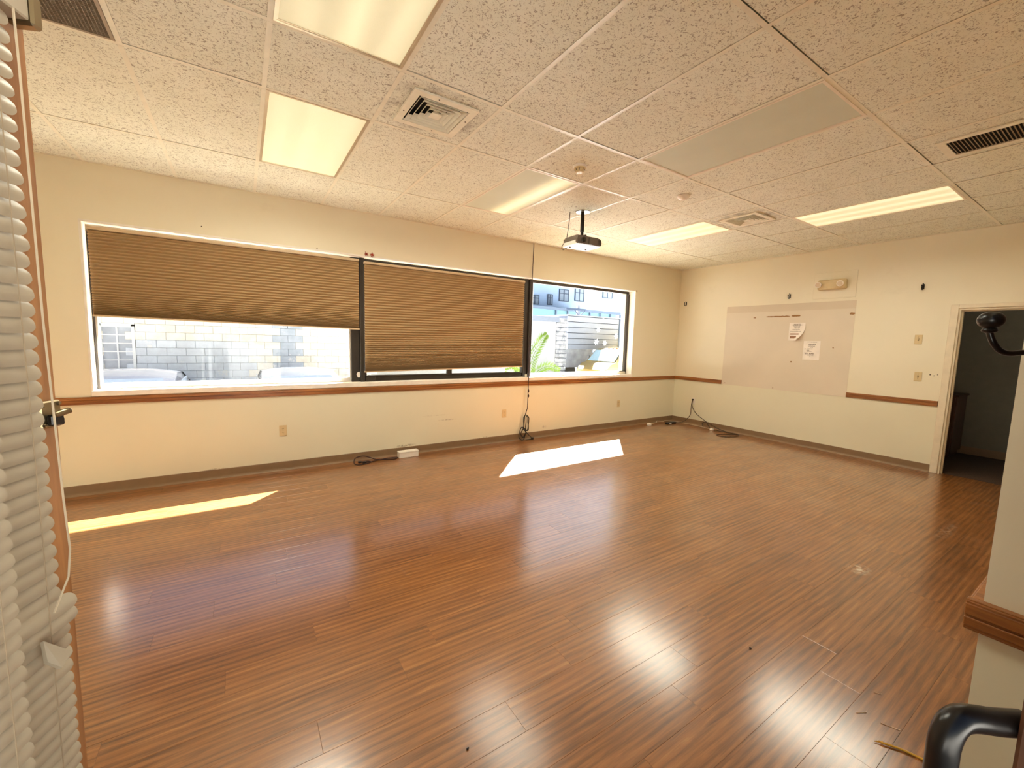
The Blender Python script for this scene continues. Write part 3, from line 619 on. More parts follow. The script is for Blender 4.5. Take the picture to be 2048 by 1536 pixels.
obj('picture_strip', B().box(XE - .0057, XE - .0053, NY - .14, NY - .02, NZ - .178, NZ - .160).box(XE - .0057, XE - .0053, NY - .105, NY - .02, NZ - .235, NZ - .198), INKB, t)
t = thing('paper_notice', (XE, -2.27, 1.45), 'lower printed paper notice hanging flat, right of and below the curled one', 'paper')
NY, NZ = -2.166, 1.584
obj('sheet', B().box(XE - .0052, XE - .0032, NY - .2159, NY, NZ - .2794, NZ), PAPER, t)
obj('print', greek(NY, NZ, [(.012, .05, .17, .006), (.04, .07, .155, .009), (.053, .06, .16, .009), (.072, .07, .15, .004), (.08, .065, .15, .004), (.09, .09, .125, .008), (.115, .02, .032, .008), (.115, .045, .125, .005), (.133, .045, .08, .007), (.158, .05, .12, .003), (.176, .02, .055, .007), (.178, .03, .07, .010), (.178, .085, .145, .012), (.192, .03, .15, .005), (.215, .065, .15, .004), (.228, .09, .105, .006)]), INK, t)
# small leftovers on the window wall
b = B(); rd = random.Random(3)
for (cx, cz) in ((1.685, 2.415), (1.752, 2.418)):
    for k in range(9):
        a = k * 2 * PI / 9 + rd.uniform(-.2, .2); r = rd.uniform(.018, .034)
        b.tube([(cx, -.003, cz), (cx + math.cos(a) * r * .5, -.012, cz + math.sin(a) * r * .5 - .004), (cx + math.cos(a) * r, -.004, cz + math.sin(a) * r)], [.004, .0045, .001], 5)
tag(obj('paper_bow', b, RED), 'crumpled red paper bow stuck above the window between the two shades', 'decoration')
tag(obj('tape_scrap', B().prism([(6.262, 2.40), (6.275, 2.40), (6.29, 2.375), (6.28, 2.37), (6.268, 2.385)], 'y', -.004, 0), TAPE), 'brown tape scrap on the wall at the window top right corner', 'tape')
for (x, z, l) in ((1.17, 2.405, 'small dark nail on the wall above the left shade, the right one'), (.17, 2.47, 'small faint nail on the wall above the left shade, the left one')):
    tag(obj('nail', B().lathe([(.003, 0), (.003, .008), (.0055, .009), (.005, .011)], (x, 0, z), (0, -1, 0), 8), IVORYD), l, 'nail')
def scuff(x0, x1, z0, z1): return B().prism([(x0, z0), ((x0 + x1) / 2, (z0 + z1) / 2 - .003), (x1, z1), ((x0 + x1) / 2 + .02, (z0 + z1) / 2 + .006)], 'y', -.0009, -.0001)
# ---- the hanging cable
t = thing('hanging_cable', (4.0, -.03, 0), 'long black cable hanging from the ceiling across the window to a coil on the floor', 'cable')
obj('cable', B().tube([(4.03, -.02, H - .003), (4.01, -.035, 2.3), (3.995, -.04, 1.9), (3.99, -.04, 1.3), (3.995, -.045, .9), (3.99, -.045, .62), (3.985, -.045, .46)], .0055, 6), MAROON, t, True)
for (z, r) in ((.735, .013), (.66, .014)): obj('tie', B().lathe([(.004, -.025), (r * .8, -.012), (r, 0), (r * .8, .012), (.004, .025)], (3.998, -.045, z), (0, 0, 1), 8), MAROON, t, True)
def coil(c, a, b_, n, tilt, seed, r=.0065, turns=1.0):
    rd = random.Random(seed); P = []
    for i in range(int(n * turns) + 1):
        th = 2 * PI * i / n + tilt; P.append((c[0] + a * math.cos(th), c[1] + .012 * math.sin(3 * th + seed) - .004 * i / n, c[2] + b_ * math.sin(th) + rd.uniform(-.002, .002)))
    return B().tube(P, r, 6)
for i, (c, a, b_, s) in enumerate((((3.965, -.045, .255), .045, .12, 1), ((3.985, -.055, .25), .03, .11, 2), ((3.905, -.05, .10), .06, .095, 3), ((3.915, -.06, .11), .035, .065, 4))):
    obj('coil_loop', coil(c, a, b_, 24, .3 * i, s, .0065, 1.0), BLACKP, t, True)
obj('tail', B().tube([(3.985, -.045, .47), (3.945, -.045, .36), (3.93, -.05, .22), (3.92, -.05, .17), (3.97, -.05, .12), (4.03, -.055, .06), (4.085, -.06, .012), (4.05, -.07, .008), (3.96, -.075, .007)], .006, 6), BLACKP, t, True)
obj('plug', B().box(4.06, 4.10, -.075, -.05, .0005, .03, .004), BLACKP, t)
# ---- white box with its cord
t = thing('white_adapter_box', (2.14, -.10, 0), 'long white cardboard box on the floor against the window wall', 'box')
obj('body', B().box(2.02, 2.265, -.155, -.075, .0005, .062, .003), WPLAST, t); obj('lid', B().box(2.017, 2.268, -.158, -.072, .062, .079, .003), WPLAST, t)
def spl(pts, k=6):
    P = [Vector(p) for p in pts]; o = []
    for i in range(len(P) - 1):
        a, b, c, d = P[max(i - 1, 0)], P[i], P[i + 1], P[min(i + 2, len(P) - 1)]
        for j in range(k):
            s = j / k; o.append(.5 * ((2 * b) + (c - a) * s + (2 * a - 5 * b + 4 * c - d) * s * s + (3 * b - c * 1 - a + d - 2 * b + 0 * a) * 0 + (-a + 3 * b - 3 * c + d) * s ** 3))
    o.append(P[-1]); return o
t = thing('floor_cable', (1.65, -.15, 0), 'black cord looped on the floor left of the white box', 'cord')
obj('cable', B().tube(spl([(2.012, -.12, .012), (1.97, -.16, .006), (1.86, -.13, .006), (1.76, -.07, .006), (1.70, -.05, .03), (1.62, -.03, .055), (1.53, -.04, .04), (1.50, -.12, .006), (1.52, -.19, .006), (1.60, -.20, .006), (1.685, -.15, .006), (1.66, -.10, .006), (1.59, -.10, .006)]), .0055, 6), MAROON, t, True)
obj('second_strand', B().tube(spl([(2.012, -.13, .012), (1.93, -.09, .008), (1.84, -.10, .007), (1.72, -.13, .006), (1.62, -.145, .006)]), .005, 6), MAROON, t, True)
obj('plug', B().box(1.585, 1.63, -.165, -.135, .0005, .02, .004), BLACKP, t); obj('connector', B().box(1.545, 1.585, -.13, -.10, .0005, .02, .004), BLACKP, t)
# ---- cords in the far corner
t = thing('extension_cord', (6.9, -.3, 0), 'white extension cord with end sockets lying in the far corner', 'cord')
obj('cable', B().tube(spl([(6.66, -.16, .012), (6.80, -.10, .012), (6.88, -.12, .03), (6.97, -.06, .04), (7.06, -.12, .03), (7.16, -.10, .035), (7.32, -.16, .02), (7.41, -.33, .008), (7.42, -.55, .006), (7.40, -.78, .006), (7.33, -.93, .008)]), .0052, 6), CORD, t, True)
obj('end_socket', B().box(6.59, 6.66, -.19, -.13, .0005, .045, .006), WPLAST, t); obj('end_plug', B().box(7.29, 7.34, -.97, -.92, .0005, .03, .005), WPLAST, t)
t = thing('power_adapter', (7.12, -.2, 0), 'black power adapter with a small white label in the far corner', 'adapter')
obj('body', B().box(7.02, 7.26, -.27, -.20, .0005, .035, .006), BLACKP, t); obj('label_plate', B().box(7.06, 7.12, -.272, -.270, .010, .028), WPLAST, t)
t = thing('floor_cable', (7.3, -.9, 0), 'brown cord plugged into the white outlet, trailing to loops on the floor', 'cord')
CC = plain('brown_cord_sheath', (62, 44, 28), .5)
obj('plug', B().box(XE - .035, XE - .0075, -.445, -.415, .452, .48, .004), BLACKP, t)
obj('cable', B().tube(spl([(XE - .03, -.435, .455), (XE - .05, -.445, .36), (XE - .05, -.50, .26), (XE - .045, -.58, .19), (XE - .05, -.68, .14), (XE - .05, -.76, .095), (XE - .06, -.80, .04), (XE - .07, -.86, .008), (XE - .14, -1.0, .006), (XE - .12, -1.2, .006), (XE - .10, -1.34, .006), (XE - .20, -1.42, .006), (XE - .42, -1.40, .006), (XE - .52, -1.28, .006), (XE - .44, -1.20, .006), (XE - .28, -1.28, .006), (XE - .14, -1.36, .010)]), .006, 6), CC, t, True)
obj('second_strand', B().tube(spl([(XE - .03, -.425, .455), (XE - .04, -.42, .33), (XE - .04, -.42, .2), (XE - .05, -.39, .13), (XE - .08, -.33, .05), (XE - .14, -.29, .02), (7.262, -.25, .02)]), .0052, 6), CC, t, True)
obj('loop', B().tube(spl([(XE - .07, -.70, .02), (XE - .06, -.68, .06), (XE - .06, -.72, .095), (XE - .06, -.82, .08), (XE - .07, -.98, .03), (XE - .09, -1.14, .007), (XE - .13, -1.22, .006)]), .006, 6), CC, t, True)
# ---- bits on the floor by the entry
t = thing('yellow_string', (2.45, -4.7, 0), 'frayed yellow string lying on the floor behind the black door pull', 'string')
obj('strand', B().tube(spl([(2.424, -4.631, .006), (2.44, -4.655, .006), (2.46, -4.69, .005), (2.483, -4.755, .005), (2.52, -4.83, .005), (2.60, -4.866, .005), (2.8, -4.87, .005), (3.1, -4.86, .005), (3.3, -4.84, .005)]), .004, 6), YELLOWC, t, True)
for i in range(5): obj('frayed_end', B().tube([(2.426, -4.634, .006), (2.412 + .006 * i, -4.615 - .004 * i, .004 + .002 * (i % 3))], .0016, 5), YELLOWC, t)
def bit(p, q, l): tag(obj('staple', B().tube([(p[0], p[1], .004), (p[0], p[1], .0015), (q[0], q[1], .0015), (q[0], q[1], .004)], .0014, 5), plain('bright_wire', (214, 190, 170), .3, .8) if 'bright_wire' not in bpy.data.materials else bpy.data.materials['bright_wire']), l, 'staple', 'staples dropped on the floor near the entry')
bit((2.70, -4.53), (2.715, -4.55), 'bent wire staple on the floor, farthest from the door pull'); bit((2.51, -4.53), (2.545, -4.55), 'bent wire staple on the floor left of the others'); bit((2.535, -4.60), (2.56, -4.65), 'bent wire staple on the floor just above the yellow string')
tag(obj('grit_crumb', B().ball((1.09, -3.84, .004), .0045, 8, (1.3, .8, .8)), BLACKP), 'dark crumb of grit on the floor near the bottom edge', 'debris')
tag(obj('grit_crumb', B().ball((2.5, -4.11, .004), .0045, 8, (.8, 1.5, .8)), BLACKP), 'dark crumb of grit on the floor right of centre', 'debris')

# ================================================================== ENTRY DOORS
A = math.atan2(.911, .413)
EX, EY = .218, -4.148
# the opened left leaf: local x runs along the leaf, free edge at 0; local -y is the face turned to the camera
d1 = bpy.data.objects.new('door_1', None); COL.objects.link(d1); d1.location = (EX, EY, 0); d1.rotation_euler = (0, 0, A); tag(d1, 'open stained wood entry door at the left, hung with beige mini blinds', None, None, 'structure')
def D(b, nm, mat, par=d1, sm=False): return obj(nm, b, mat, par, sm, True)
TH = .045; WD = .93
D(B().box(-.11, 0, 0, TH, .012, 2.06, .004), 'free_stile', DOORW); D(B().box(-WD, -WD + .11, 0, TH, .012, 2.06, .004), 'hinge_stile', DOORW)
D(B().box(-WD + .11, -.11, 0, TH, 1.94, 2.06), 'top_rail', DOORW); D(B().box(-WD + .11, -.11, 0, TH, .012, .26), 'bottom_rail', DOORW)
D(B().box(-WD + .11, -.11, .018, .024, .26, 1.94), 'glass_pane', GLASS)
# rim latch on the free stile
lt = D(B().box(-.034, -.0015, -.005, 0, 1.326, 1.366, .002), 'latch_plate', BRASS)
for (x, z) in ((-.030, 1.361), (-.006, 1.361), (-.030, 1.331), (-.006, 1.331)): D(B().lathe([(.0035, 0), (.0025, .0025)], (x, -.005, z), (0, -1, 0), 8), 'screw', BRASS, lt)
lc = D(B().box(-.028, -.008, -.014, -.005, 1.330, 1.346, .002), 'latch_case', BLACK, lt); D(B().box(-.010, -.0035, -.011, -.005, 1.328, 1.340, .002), 'latch_hook', BLACK, lt)
D(B().tube([(-.030, -.018, 1.347), (-.020, -.020, 1.349), (-.012, -.021, 1.350), (-.010, -.022, 1.351), (-.008, -.022, 1.3515)], [.004, .005, .0045, .0048, .002], 10), 'latch_lever', BRASS, lt, True)
# blinds
def slat_mesh(l, wdt=.0250, nm='slat'):
    """curved slat with clipped round corners, right end at x = 0"""
    n = 5; us = [i / (n - 1) - .5 for i in range(n)]; v = []; f = []
    sts = [0.0, .002, .0045, .009]
    xs = []
    for i, x in enumerate(sts): xs.append((-x, (.42, .72, .88, 1.0)[i]))
    xs.append((-l, 1.0))
    tilt = math.radians(76)
    for (x, k) in xs:
        for u in us:
            a = u * wdt * k; bow = .0052 * (1 - (2 * u * k) ** 2)
            y = -(a * math.cos(tilt)) - bow * math.sin(tilt); z = a * math.sin(tilt) * -1 + bow * math.cos(tilt) * .2
            v.append((x, y, -z if False else z))
    for i in range(len(xs) - 1):
        for j in range(n - 1): q = i * n + j; f.append((q, q + 1, q + n + 1, q + n))
    m_ = len(v); v += [(p[0], p[1] + .0005, p[2]) for p in v]; f += [tuple(m_ + q for q in reversed(g_)) for g_ in f]
    return B().add(v, f)
SLM = mesh('slat', slat_mesh(.70), SLAT, True); SLM2 = mesh('slat', slat_mesh(.66), SLAT, True)
def blind(xr, yoff, ztop, me, label, loose):
    t = thing('mini_blind', (EX, EY, 0), label, 'blind', None, A)
    def Q(b, nm, mat, sm=False): return obj(nm, b, mat, t, sm, True)
    Q(B().box(-.82, xr + .020, yoff - .013, yoff + .013, ztop, ztop + .028, .002), 'headrail', SLAT)
    Q(B().box(xr + .020, xr + .036, yoff - .016, yoff + .016, ztop - .004, ztop + .036, .003), 'bracket', BRASS)
    rd = random.Random(int(-xr * 1000)); z = ztop - .012; i = 0
    while z > .50:
        o = inst('slat', me, (0, 0, 0), t); sh = loose and z < 1.072
        ex = (.010 if sh else 0) + (.006 if loose and .0 < 1.072 - z < .022 else 0)
        o.location = (xr + ex + rd.uniform(-.0012, .0012), yoff - (.006 if loose and .0 < 1.072 - z < .022 else 0), z + rd.uniform(-.0008, .0008)); o.rotation_euler = (rd.uniform(-.05, .05), rd.uniform(-.002, .002), 0)
        z -= .0213 if not sh else .0196; i += 1
    Q(B().box(xr - .70, xr, yoff - .012, yoff + .012, .455, .475, .003), 'bottom_rail', SLAT)
    for xx in (xr - .03, xr - .33, xr - .62):
        Q(B().tube([(xx, yoff - .0135, ztop), (xx, yoff - .015, 1.4), (xx, yoff - .0145, 1.0 if xx == xr - .03 and loose else .7), (xx, yoff - .0135, .47)], .0007, 5), 'ladder_cord', CORDD)
    return t
b1 = blind(-.060, -.026, 1.872, SLM, 'dusty beige mini blind on the open door, with a slipped slat and a lift cord', True)
b2 = blind(-.150, -.056, 1.884, SLM2, 'second beige mini blind at the extreme left, hung in front of the other', False)
obj('lift_cord', B().tube([(-.063, -.040, 1.872), (-.0619, -.040, 1.806), (-.0613, -.04, 1.63), (-.0604, -.04, 1.48), (-.0571, -.04, 1.357), (-.0539, -.04, 1.2275), (-.0505, -.04, 1.152), (-.0589, -.042, 1.114), (-.0851, -.042, 1.075)], .0013, 5), CORD, b1, True, True)
obj('hold_down_clip', B().add([(-.108, -.046, 1.050), (-.080, -.056, 1.012), (-.096, -.055, 1.000), (-.107, -.048, 1.018), (-.108, -.042, 1.048), (-.080, -.051, 1.010), (-.096, -.050, .998), (-.107, -.043, 1.016)], [(0, 1, 2, 3), (7, 6, 5, 4), (0, 4, 5, 1), (1, 5, 6, 2), (2, 6, 7, 3), (3, 7, 4, 0)]), SLAT, b1, False, True)
# the right leaf, edge on, with pull and coat hook
d2 = bpy.data.objects.new('door_2', None); COL.objects.link(d2); d2.location = (1.145, -5.0, 0); tag(d2, 'closed dark brown wood entry door leaf at the right edge, with a black pull', None, None, 'structure')
obj('leaf', B().box(1.143, 1.86, -5.052, -5.006, .012, 2.06, .003), DARKDOOR, d2)
pull = obj('door_pull', B().tube(spl([(1.175, -5.006, 1.062), (1.145, -4.99, 1.066), (1.112, -4.973, 1.073), (1.094, -4.966, 1.070), (1.085, -4.963, 1.052), (1.083, -4.963, 1.02), (1.082, -4.963, .90), (1.082, -4.963, .80), (1.085, -4.963, .765), (1.094, -4.966, .748), (1.112, -4.973, .744), (1.145, -4.99, .744), (1.175, -5.006, .744)], 5), .0135, 14), BLACK, d2, True); pull['label'] = 'black bent tube door pull'
t = thing('coat_hook', (1.44, -5.004, 1.5), 'large black ball-tipped hook at the right edge, seen before the dark doorway', 'hook')
obj('arm', B().tube(spl([(1.445, -5.004, 1.482), (1.425, -4.962, 1.477), (1.403, -4.941, 1.4755), (1.386, -4.930, 1.4735), (1.374, -4.922, 1.4775), (1.366, -4.916, 1.488), (1.3635, -4.912, 1.500), (1.3635, -4.911, 1.506)], 5), .0040, 10), BLACK, t, True)
obj('collar', B().lathe([(.004, -.004), (.008, -.002), (.009, 0), (.007, .003), (.006, .005)], (1.3635, -4.911, 1.506), (0, 0, 1), 16), BLACK, t, True)
obj('ball_tip', B().ball((1.3635, -4.911, 1.5205), .0145, 32, (1, 1, .86)), BLACK, t, True)
obj('back_plate', B().box(1.43, 1.46, -5.0055, -4.998, 1.45, 1.53, .003), BLACK, t)

# ================================================================== OUTSIDE
GZ = -.6
ASPH = plain('pale_asphalt', (222, 221, 218), .9, scale=2); struct('ground', B().box(-40, 80, 3.6, 90, GZ - .2, GZ), ASPH)
struct('ground_damper', B().box(-40, 80, .3, 3.6, GZ - .2, GZ - .01), plain('damper_brown', (120, 104, 84), .95, var=.2, scale=3, bump=.5))  # added unseen dark strip, cuts daylight bounced up onto the ceiling by the windows
struct('entry_bounce_ground', B().box(-40, 80, -60, -5.3, GZ - .2, -.1), plain('entry_bounce_grey', (162, 160, 155), .9, scale=2))  # unseen ground added behind the open entry to bounce daylight into the room
SUNBLOCK = plain('sun_block_grey', (190, 186, 178), .8)
struct('roof_eave', B().prism([(-4, .3), (-4, 1.14), (2.585, 1.14), (2.975, 1.54), (5.43, 1.54), (4.63, .72), (11, .72), (11, .3)], 'z', 2.9, 3.12), SUNBLOCK)  # unseen slab added over the windows, outline cut to trim the sun patches
# painted concrete block building opposite the left window
BL1 = block_mat('peeling_cream_block', (216, 209, 197), (232, 226, 216)); BL2 = block_mat('grey_painted_block', (197, 201, 210), (210, 215, 223)); BL3 = block_mat('bare_grey_block', (158, 167, 181), (178, 185, 199)); MORT = plain('mortar', (170, 168, 163), .9)
bw = thing('block_building', (0, 9.0, GZ), 'peeling painted concrete block building seen through the left window', 'building')
obj('wall', B().box(-9, 10.5, 9.02, 9.4, GZ, 4.2), MORT, bw); obj('parapet', B().box(-9.1, 10.6, 8.9, 9.5, 4.2, 4.4), MORT, bw)
bms = {1: mesh('block', B().box(0, .396, 0, .05, 0, .196, .006), BL1), 2: mesh('block', B().box(0, .396, 0, .05, 0, .196, .006), BL2), 3: mesh('block', B().box(0, .396, 0, .05, 0, .196, .006), BL3)}
nblk = 0
for j in range(9):
    z = .04 + .2 * j
    for i in range(17):
        x = -2.8 + .4 * i + (.2 if j % 2 else 0); xc = x + .2
        if -2.45 < xc < -1.80 and .5 < z + .1 < 1.60: continue
        k = 1
        if -1.85 < xc < .66 and z < 1.20: k = 2
        if 1.3 < xc < 1.98: k = 3
        inst('block', bms[k], (x, 8.97 + random.uniform(-.004, .004), z), bw)
EXW = plain('exterior_white', (219, 219, 219), .6)
fr = obj('window', B().box(-2.46, -2.42, 8.95, 9.02, .50, 1.62).box(-1.87, -1.81, 8.95, 9.02, .50, 1.62).box(-2.46, -1.81, 8.95, 9.02, 1.57, 1.64).box(-2.46, -1.81, 8.95, 9.02, .46, .52).box(-2.16, -2.13, 8.96, 9.01, .5, 1.6), EXW, bw)
PANE = plain('boarded_pane', (161, 165, 175), .5, var=.15, scale=4)
for j in range(5):
    z = .53 + .208 * j; obj('pane', B().box(-2.42, -1.87, 8.985, 8.995, z, z + .19), PANE, fr); obj('glazing_bar', B().box(-2.42, -1.87, 8.955, 9.0, z + .185, z + .212), EXW, fr)
# parked cars below the window
def car(loc, rz, label, colour, nm):
    t = thing('car', loc, label, 'car', 'parked cars under the left window', rz); paint = plain(nm, colour, .25, .1, Coat_Weight=.6)
    prof = [(-2.15, .35), (-2.2, .62), (-2.1, .82), (-1.25, .92), (-.62, 1.34), (.0, 1.45), (.75, 1.40), (1.55, 1.02), (2.1, .95), (2.18, .6), (2.1, .35)]
    prof = [(x, z * .87) for x, z in prof]; v = []; f = []; n = len(prof); ST = (-.84, -.86, -.62, -.3, .3, .62, .86, .84); NS = len(ST)
    for y in ST:
        for (x, z) in prof: q = max(0, (z - .78) / .48); v.append((x, y * (1 - .16 * q), z + .09 * q * (1 - (y / .86) ** 2)))
    for r in range(NS - 1):
        for i in range(n): f.append((r * n + i, r * n + (i + 1) % n, (r + 1) * n + (i + 1) % n, (r + 1) * n + i))
    f += [tuple(range(n - 1, -1, -1)), tuple((NS - 1) * n + i for i in range(n))]
    obj('body', B().add(v, f), paint, t, True, True); CG = bpy.data.materials.get('car_glass') or plain('car_glass', (70, 76, 84), .06)
    obj('windshield', B().add([(-1.2, -.7, .84), (-1.2, .7, .84), (-.66, .58, 1.185), (-.66, -.58, 1.185), (-1.22, -.7, .86), (-1.22, .7, .86), (-.69, .58, 1.205), (-.69, -.58, 1.205)], [(0, 1, 2, 3), (7, 6, 5, 4), (0, 4, 5, 1), (1, 5, 6, 2), (2, 6, 7, 3), (3, 7, 4, 0)]), CG, t, False, True)
    for s in (-1, 1): obj('side_window', B().prism([(-1.0, .84), (-.55, 1.12), (.70, 1.14), (1.25, .91)], 'y', s * .80, s * .815), CG, t, False, True)
    for (x, s) in ((-1.35, -1), (-1.35, 1), (1.35, -1), (1.35, 1)):
        wq = obj('wheel', B().lathe([(.31, -.1), (.33, -.07), (.33, .07), (.31, .1)], (x, s * .78, .33), (0, 1, 0), 20), BLACKP, t, True, True); obj('hubcap', B().lathe([(.2, .1), (.12, .11)], (x, s * .78, .33), (0, s, 0), 16), ALU, wq, True, True)
    for s in (-1, 1): obj('headlight', B().box(-2.2, -2.12, s * .62 - .15, s * .62 + .15, .66, .78, .03), WHITE, t, False, True)
    return t
car((1.52, 5.6, GZ), PI / 2, 'pale silver car parked outside, its roof showing at the right of the left window', (62, 64, 68), 'silver_car_paint')
car((-1.38, 5.6, GZ), PI / 2, 'greyish car parked outside, its roof showing at the left of the left window', (54, 55, 60), 'grey_car_paint')
# right-hand view: grey building, trailer, white wall, van, pole, fern
GREYB = plain('blue_grey_render', (161, 182, 208), .9, scale=.6); GB2 = plain('pale_cladding', (132, 139, 148), .8, scale=.8); WFR = plain('dark_window_frame', (69, 83, 102), .6); WGL = plain('bright_pane', (142, 154, 167), .15)
ob = thing('office_building', (34, 27, GZ), 'tall blue grey office building far outside the right window', 'building')
obj('wall', B().box(14, 60, 27, 36, GZ, 8.4), GREYB, ob); obj('roof_edge', B().box(13.8, 60.2, 26.8, 36.2, 8.4, 8.8), GB2, ob)
for (x0, x1, z0, z1) in ((23.0, 24.0, 4.9, 5.75), (25.0, 25.6, 4.95, 5.95), (26.4, 27.6, 5.4, 6.55), (28.4, 29.6, 5.55, 6.85), (32.2, 33.6, 6.15, 7.4), (35.2, 36.6, 6.4, 7.6), (38.6, 40, 6.6, 7.8)):
    f_w = obj('window', B().box(x0, x0 + .07, 26.9, 27, z0, z1).box(x1 - .05, x1, 26.9, 27, z0, z1).box(x0, x1, 26.9, 27, z1 - .06, z1).box(x0, x1, 26.9, 27, z0, z0 + .06).box((x0 + x1) / 2 - .035, (x0 + x1) / 2 + .035, 26.9, 27, z0, z1).box(x0, x1, 26.92, 27, z0 + (z1 - z0) * .62, z0 + (z1 - z0) * .62 + .08), WFR, ob)
    obj('pane', B().box(x0 + .05, x1 - .05, 26.95, 27.0, z0 + .05, z1 - .05), WGL, f_w)
lw = thing('low_wing', (25, 21, GZ), 'low flat-roofed glazed wing outside the right window, in front of the office building', 'building')
obj('wall', B().box(19, 28.0, 21, 26, GZ, 3.4), GB2, lw); obj('roof_edge', B().box(18.9, 28.4, 20.8, 26.1, 3.95, 4.15), WFR, lw); obj('glazing', B().box(19, 28, 21.0, 26, 3.4, 3.95), plain('teal_glazing', (95, 128, 140), .2), lw)
for i in range(7): obj('post', B().box(21.2 + i * 1.2, 21.32 + i * 1.2, 20.85, 20.95, 3.2, 3.95), WFR, lw)
tr = thing('box_trailer', (17, 12.2, GZ), 'pale horizontally sided box trailer parked outside the right window', 'trailer')
TRW = plain('trailer_siding', (131, 137, 148), .6, scale=1.5)
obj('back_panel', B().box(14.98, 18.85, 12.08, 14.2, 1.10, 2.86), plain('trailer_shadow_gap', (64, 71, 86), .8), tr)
for j in range(6): obj('siding_board', B().box(14.96, 18.87, 12.0, 12.09, 1.09 + .295 * j, 1.09 + .295 * j + .268, .008), TRW, tr)
obj('roof', B().box(14.9, 18.95, 11.95, 14.3, 2.86, 2.92), TRW, tr); obj('skirt', B().box(15.1, 17.1, 12.3, 12.4, .1, 1.09), plain('skirt_grey', (150, 153, 160), .9, var=.2, scale=3), tr)
for x in (15.6, 18.2): obj('wheel', B().lathe([(.42, -.12), (.46, -.08), (.46, .08), (.42, .12)], (x, 12.6, GZ + .46), (0, 1, 0), 20), BLACKP, tr, True)
obj('corner_post', B().box(18.78, 18.86, 11.97, 12.0, 1.1, 2.86), WFR, tr)
ww = thing('yard_wall', (12.6, 11, GZ), 'white rendered yard wall with a dark coping outside the right window', 'wall')
obj('render', B().box(10.8, 13.35, 11.0, 11.25, GZ, 2.42), plain('white_render', (129, 129, 131), .9, var=.05, scale=1.2), ww); obj('coping', B().box(10.7, 13.5, 10.93, 11.32, 2.42, 2.68, .01), plain('grey_coping', (93, 100, 113), .8), ww)
STN = block_mat('rough_stone', (88, 91, 98), (144, 144, 144)); rd = random.Random(9)
for j in range(15): obj('stone', B().box(13.36 + rd.uniform(-.03, .03), 14.05 + rd.uniform(-.04, .04), 10.95 + rd.uniform(-.03, .03), 11.3, GZ + .215 * j + .004, GZ + .215 * j + .205, .03), STN, ww)
pl_ = thing('utility_pole', (18.05, 14.75, GZ), 'utility pole with a braced crossarm behind the trailer', 'pole')
PWD = plain('weathered_pole', (140, 140, 146), .9); obj('post', B().tube([(18.05, 14.75, GZ), (18.05, 14.75, 3.75)], [.14, .11], 12), PWD, pl_, True)
obj('crossarm', B().box(16.95, 18.6, 14.58, 14.66, 3.42, 3.54), WFR, pl_)
for s in (-1, 1): obj('brace', B().tube([(18.05, 14.6, 3.05), (18.05 + s * .45, 14.6, 3.43)], .03, 6), WFR, pl_)
# yellow van
VAN = plain('yellow_van_paint', (156, 129, 62), .35, Coat_Weight=.4); VG = plain('van_glass', (150, 176, 186), .08)
vn = thing('van', (17.3, 10.35, GZ), 'yellow van with a wide windscreen parked outside the right window', 'van', rz=math.radians(7))
prof = [(-2.4, .35), (-2.42, .75), (-2.1, 1.02), (-1.72, 1.12), (-1.05, 1.70), (-.75, 1.80), (2.3, 1.83), (2.4, 1.7), (2.4, .35)]
n = len(prof); v = []; f = []
for y in (-.88, -.93, .93, .88):
    for (x, z) in prof: v.append((x, y * (1 - .1 * max(0, (z - 1.1) / .85)), z))
for r in range(3):
    for i in range(n): f.append((r * n + i, r * n + (i + 1) % n, (r + 1) * n + (i + 1) % n, (r + 1) * n + i))
f += [tuple(range(n - 1, -1, -1)), tuple(3 * n + i for i in range(n))]
obj('body', B().add(v, f), VAN, vn, True, True)
obj('windscreen', B().add([(-1.70, -.82, 1.15), (-1.70, .82, 1.15), (-1.08, .78, 1.685), (-1.08, -.78, 1.685), (-1.73, -.82, 1.17), (-1.73, .82, 1.17), (-1.11, .78, 1.705), (-1.11, -.78, 1.705)], [(0, 1, 2, 3), (7, 6, 5, 4), (0, 4, 5, 1), (1, 5, 6, 2), (2, 6, 7, 3), (3, 7, 4, 0)]), VG, vn, False, True)
for s in (-1, 1):
    obj('side_window', B().prism([(-1.45, 1.15), (-.98, 1.58), (-.15, 1.60), (-.15, 1.15)], 'y', s * .90, s * .925), VG, vn, False, True); obj('headlight', B().box(-2.44, -2.3, s * .68 - .16, s * .68 + .16, .72, .92, .03), WHITE, vn, False, True)
    obj('mirror', B().box(-1.5, -1.42, s * 1.0 - .08, s * 1.0 + .08, 1.15, 1.4, .02), BLACKP, vn, False, True)
    for x in (-1.6, 1.5): obj('wheel', B().lathe([(.33, -.11), (.36, -.08), (.36, .08), (.33, .11)], (x, s * .82, .36), (0, 1, 0), 20), BLACKP, vn, True, True)
obj('bumper', B().box(-2.5, -2.36, -.9, .9, .35, .55, .03), BLACKP, vn, False, True)
for y in (-.25, 0, .25): obj('roof_lamp', B().box(-.78, -.68, y - .05, y + .05, 1.80, 1.85, .01), TAPE, vn, False, True)
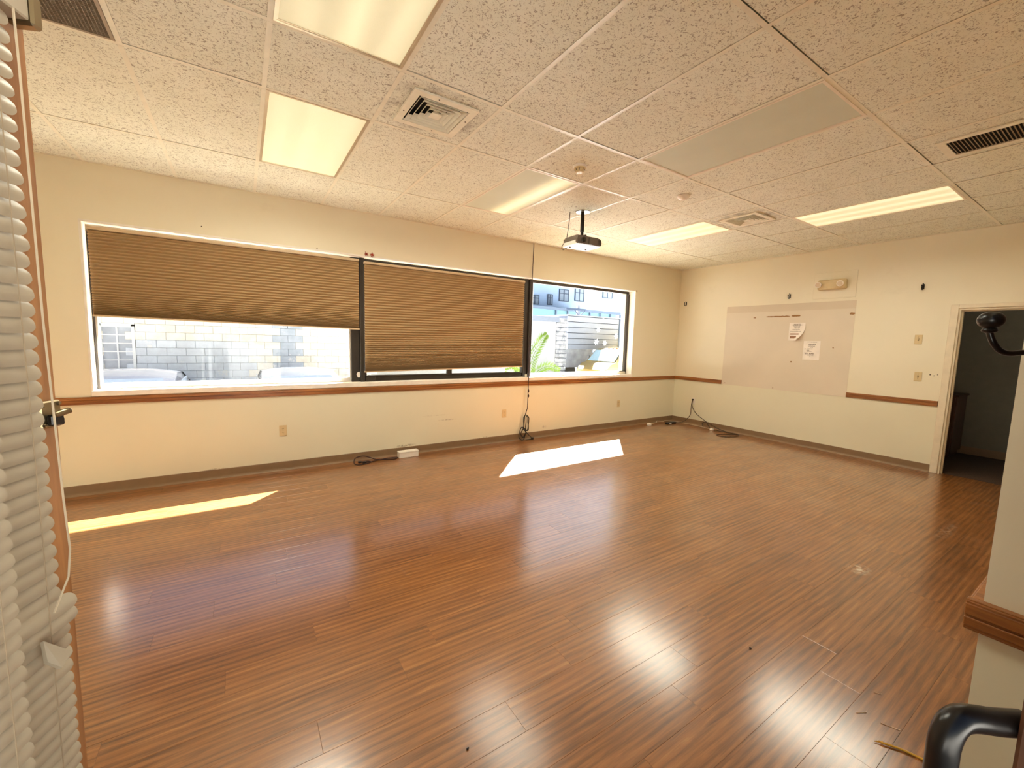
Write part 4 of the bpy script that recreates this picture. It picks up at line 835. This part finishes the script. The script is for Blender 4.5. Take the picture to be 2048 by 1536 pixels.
# fern outside the right window
fm = M('fern_leaf'); fc = fm.ramp(fm.noise(fm.coord(), 6, 3), [(.3, lin((74, 104, 14))), (.7, lin((104, 132, 26)))]); fm.set(Base_Color=fc, Roughness=.5)
ftr = fm.n('BsdfTranslucent'); fm.l(fc, ftr.inputs[0]); fx = fm.n('MixShader'); fx.inputs[0].default_value = .5; fm.l(fm.b.outputs[0], fx.inputs[1]); fm.l(ftr.outputs[0], fx.inputs[2]); fm.l(fx.outputs[0], fm.t.nodes['Material Output'].inputs[0])
fe = thing('palm_plant', (5.05, 1.55, GZ), 'yellow green feathery palm growing just outside the right window', 'plant')
obj('stem', B().tube([(5.05, 1.55, GZ), (5.06, 1.56, .1), (5.05, 1.55, .62)], [.05, .04, .03], 10), plain('palm_stem', (150, 140, 90), .8), fe, True)
def frond(P, w):
    P = spl(P, 5); b = B().tube(P, [.008 * (1 - .8 * i / len(P)) + .001 for i in range(len(P))], 5); m_ = len(P)
    for i in range(2, m_):
        t_ = (P[i] - P[i - 1]).normalized(); sd = t_.cross(Vector((.25, 1, .1))).normalized(); k = math.sin(PI * (.12 + .86 * i / m_)) ** .7
        for s in (-1, 1):
            for h in (0, .5):
                o_ = P[i] - t_ * (P[i] - P[i - 1]).length * h; d = (sd * s * .85 + t_ * .75).normalized(); e = o_ + d * w * k; nrm = d.cross(t_).normalized(); wd = d.cross(nrm).normalized() * .011
                b.add([o_, o_ + d * w * k * .45 + wd, e, o_ + d * w * k * .45 - wd, o_ + d * w * k * .45 + nrm * .006], [(0, 1, 4), (1, 2, 4), (2, 3, 4), (3, 0, 4), (0, 3, 2, 1)])
    return b
for P, w_ in (([(5.05, 1.55, .60), (5.10, 1.54, .85), (5.20, 1.52, 1.2), (5.36, 1.5, 1.48), (5.48, 1.5, 1.60)], .20), ([(5.05, 1.55, .62), (4.9, 1.5, .80), (4.72, 1.45, .90), (4.5, 1.4, .92)], .16), ([(5.05, 1.55, .62), (5.25, 1.5, .86), (5.5, 1.45, .98), (5.75, 1.4, .92)], .15),
              ([(5.05, 1.55, .62), (4.98, 1.7, .9), (4.88, 1.9, 1.12), (4.72, 2.1, 1.2)], .18), ([(5.05, 1.55, .62), (5.12, 1.75, .95), (5.28, 2.0, 1.15), (5.5, 2.2, 1.16)], .17)):
    obj('frond', frond(P, w_), fm.m, fe)
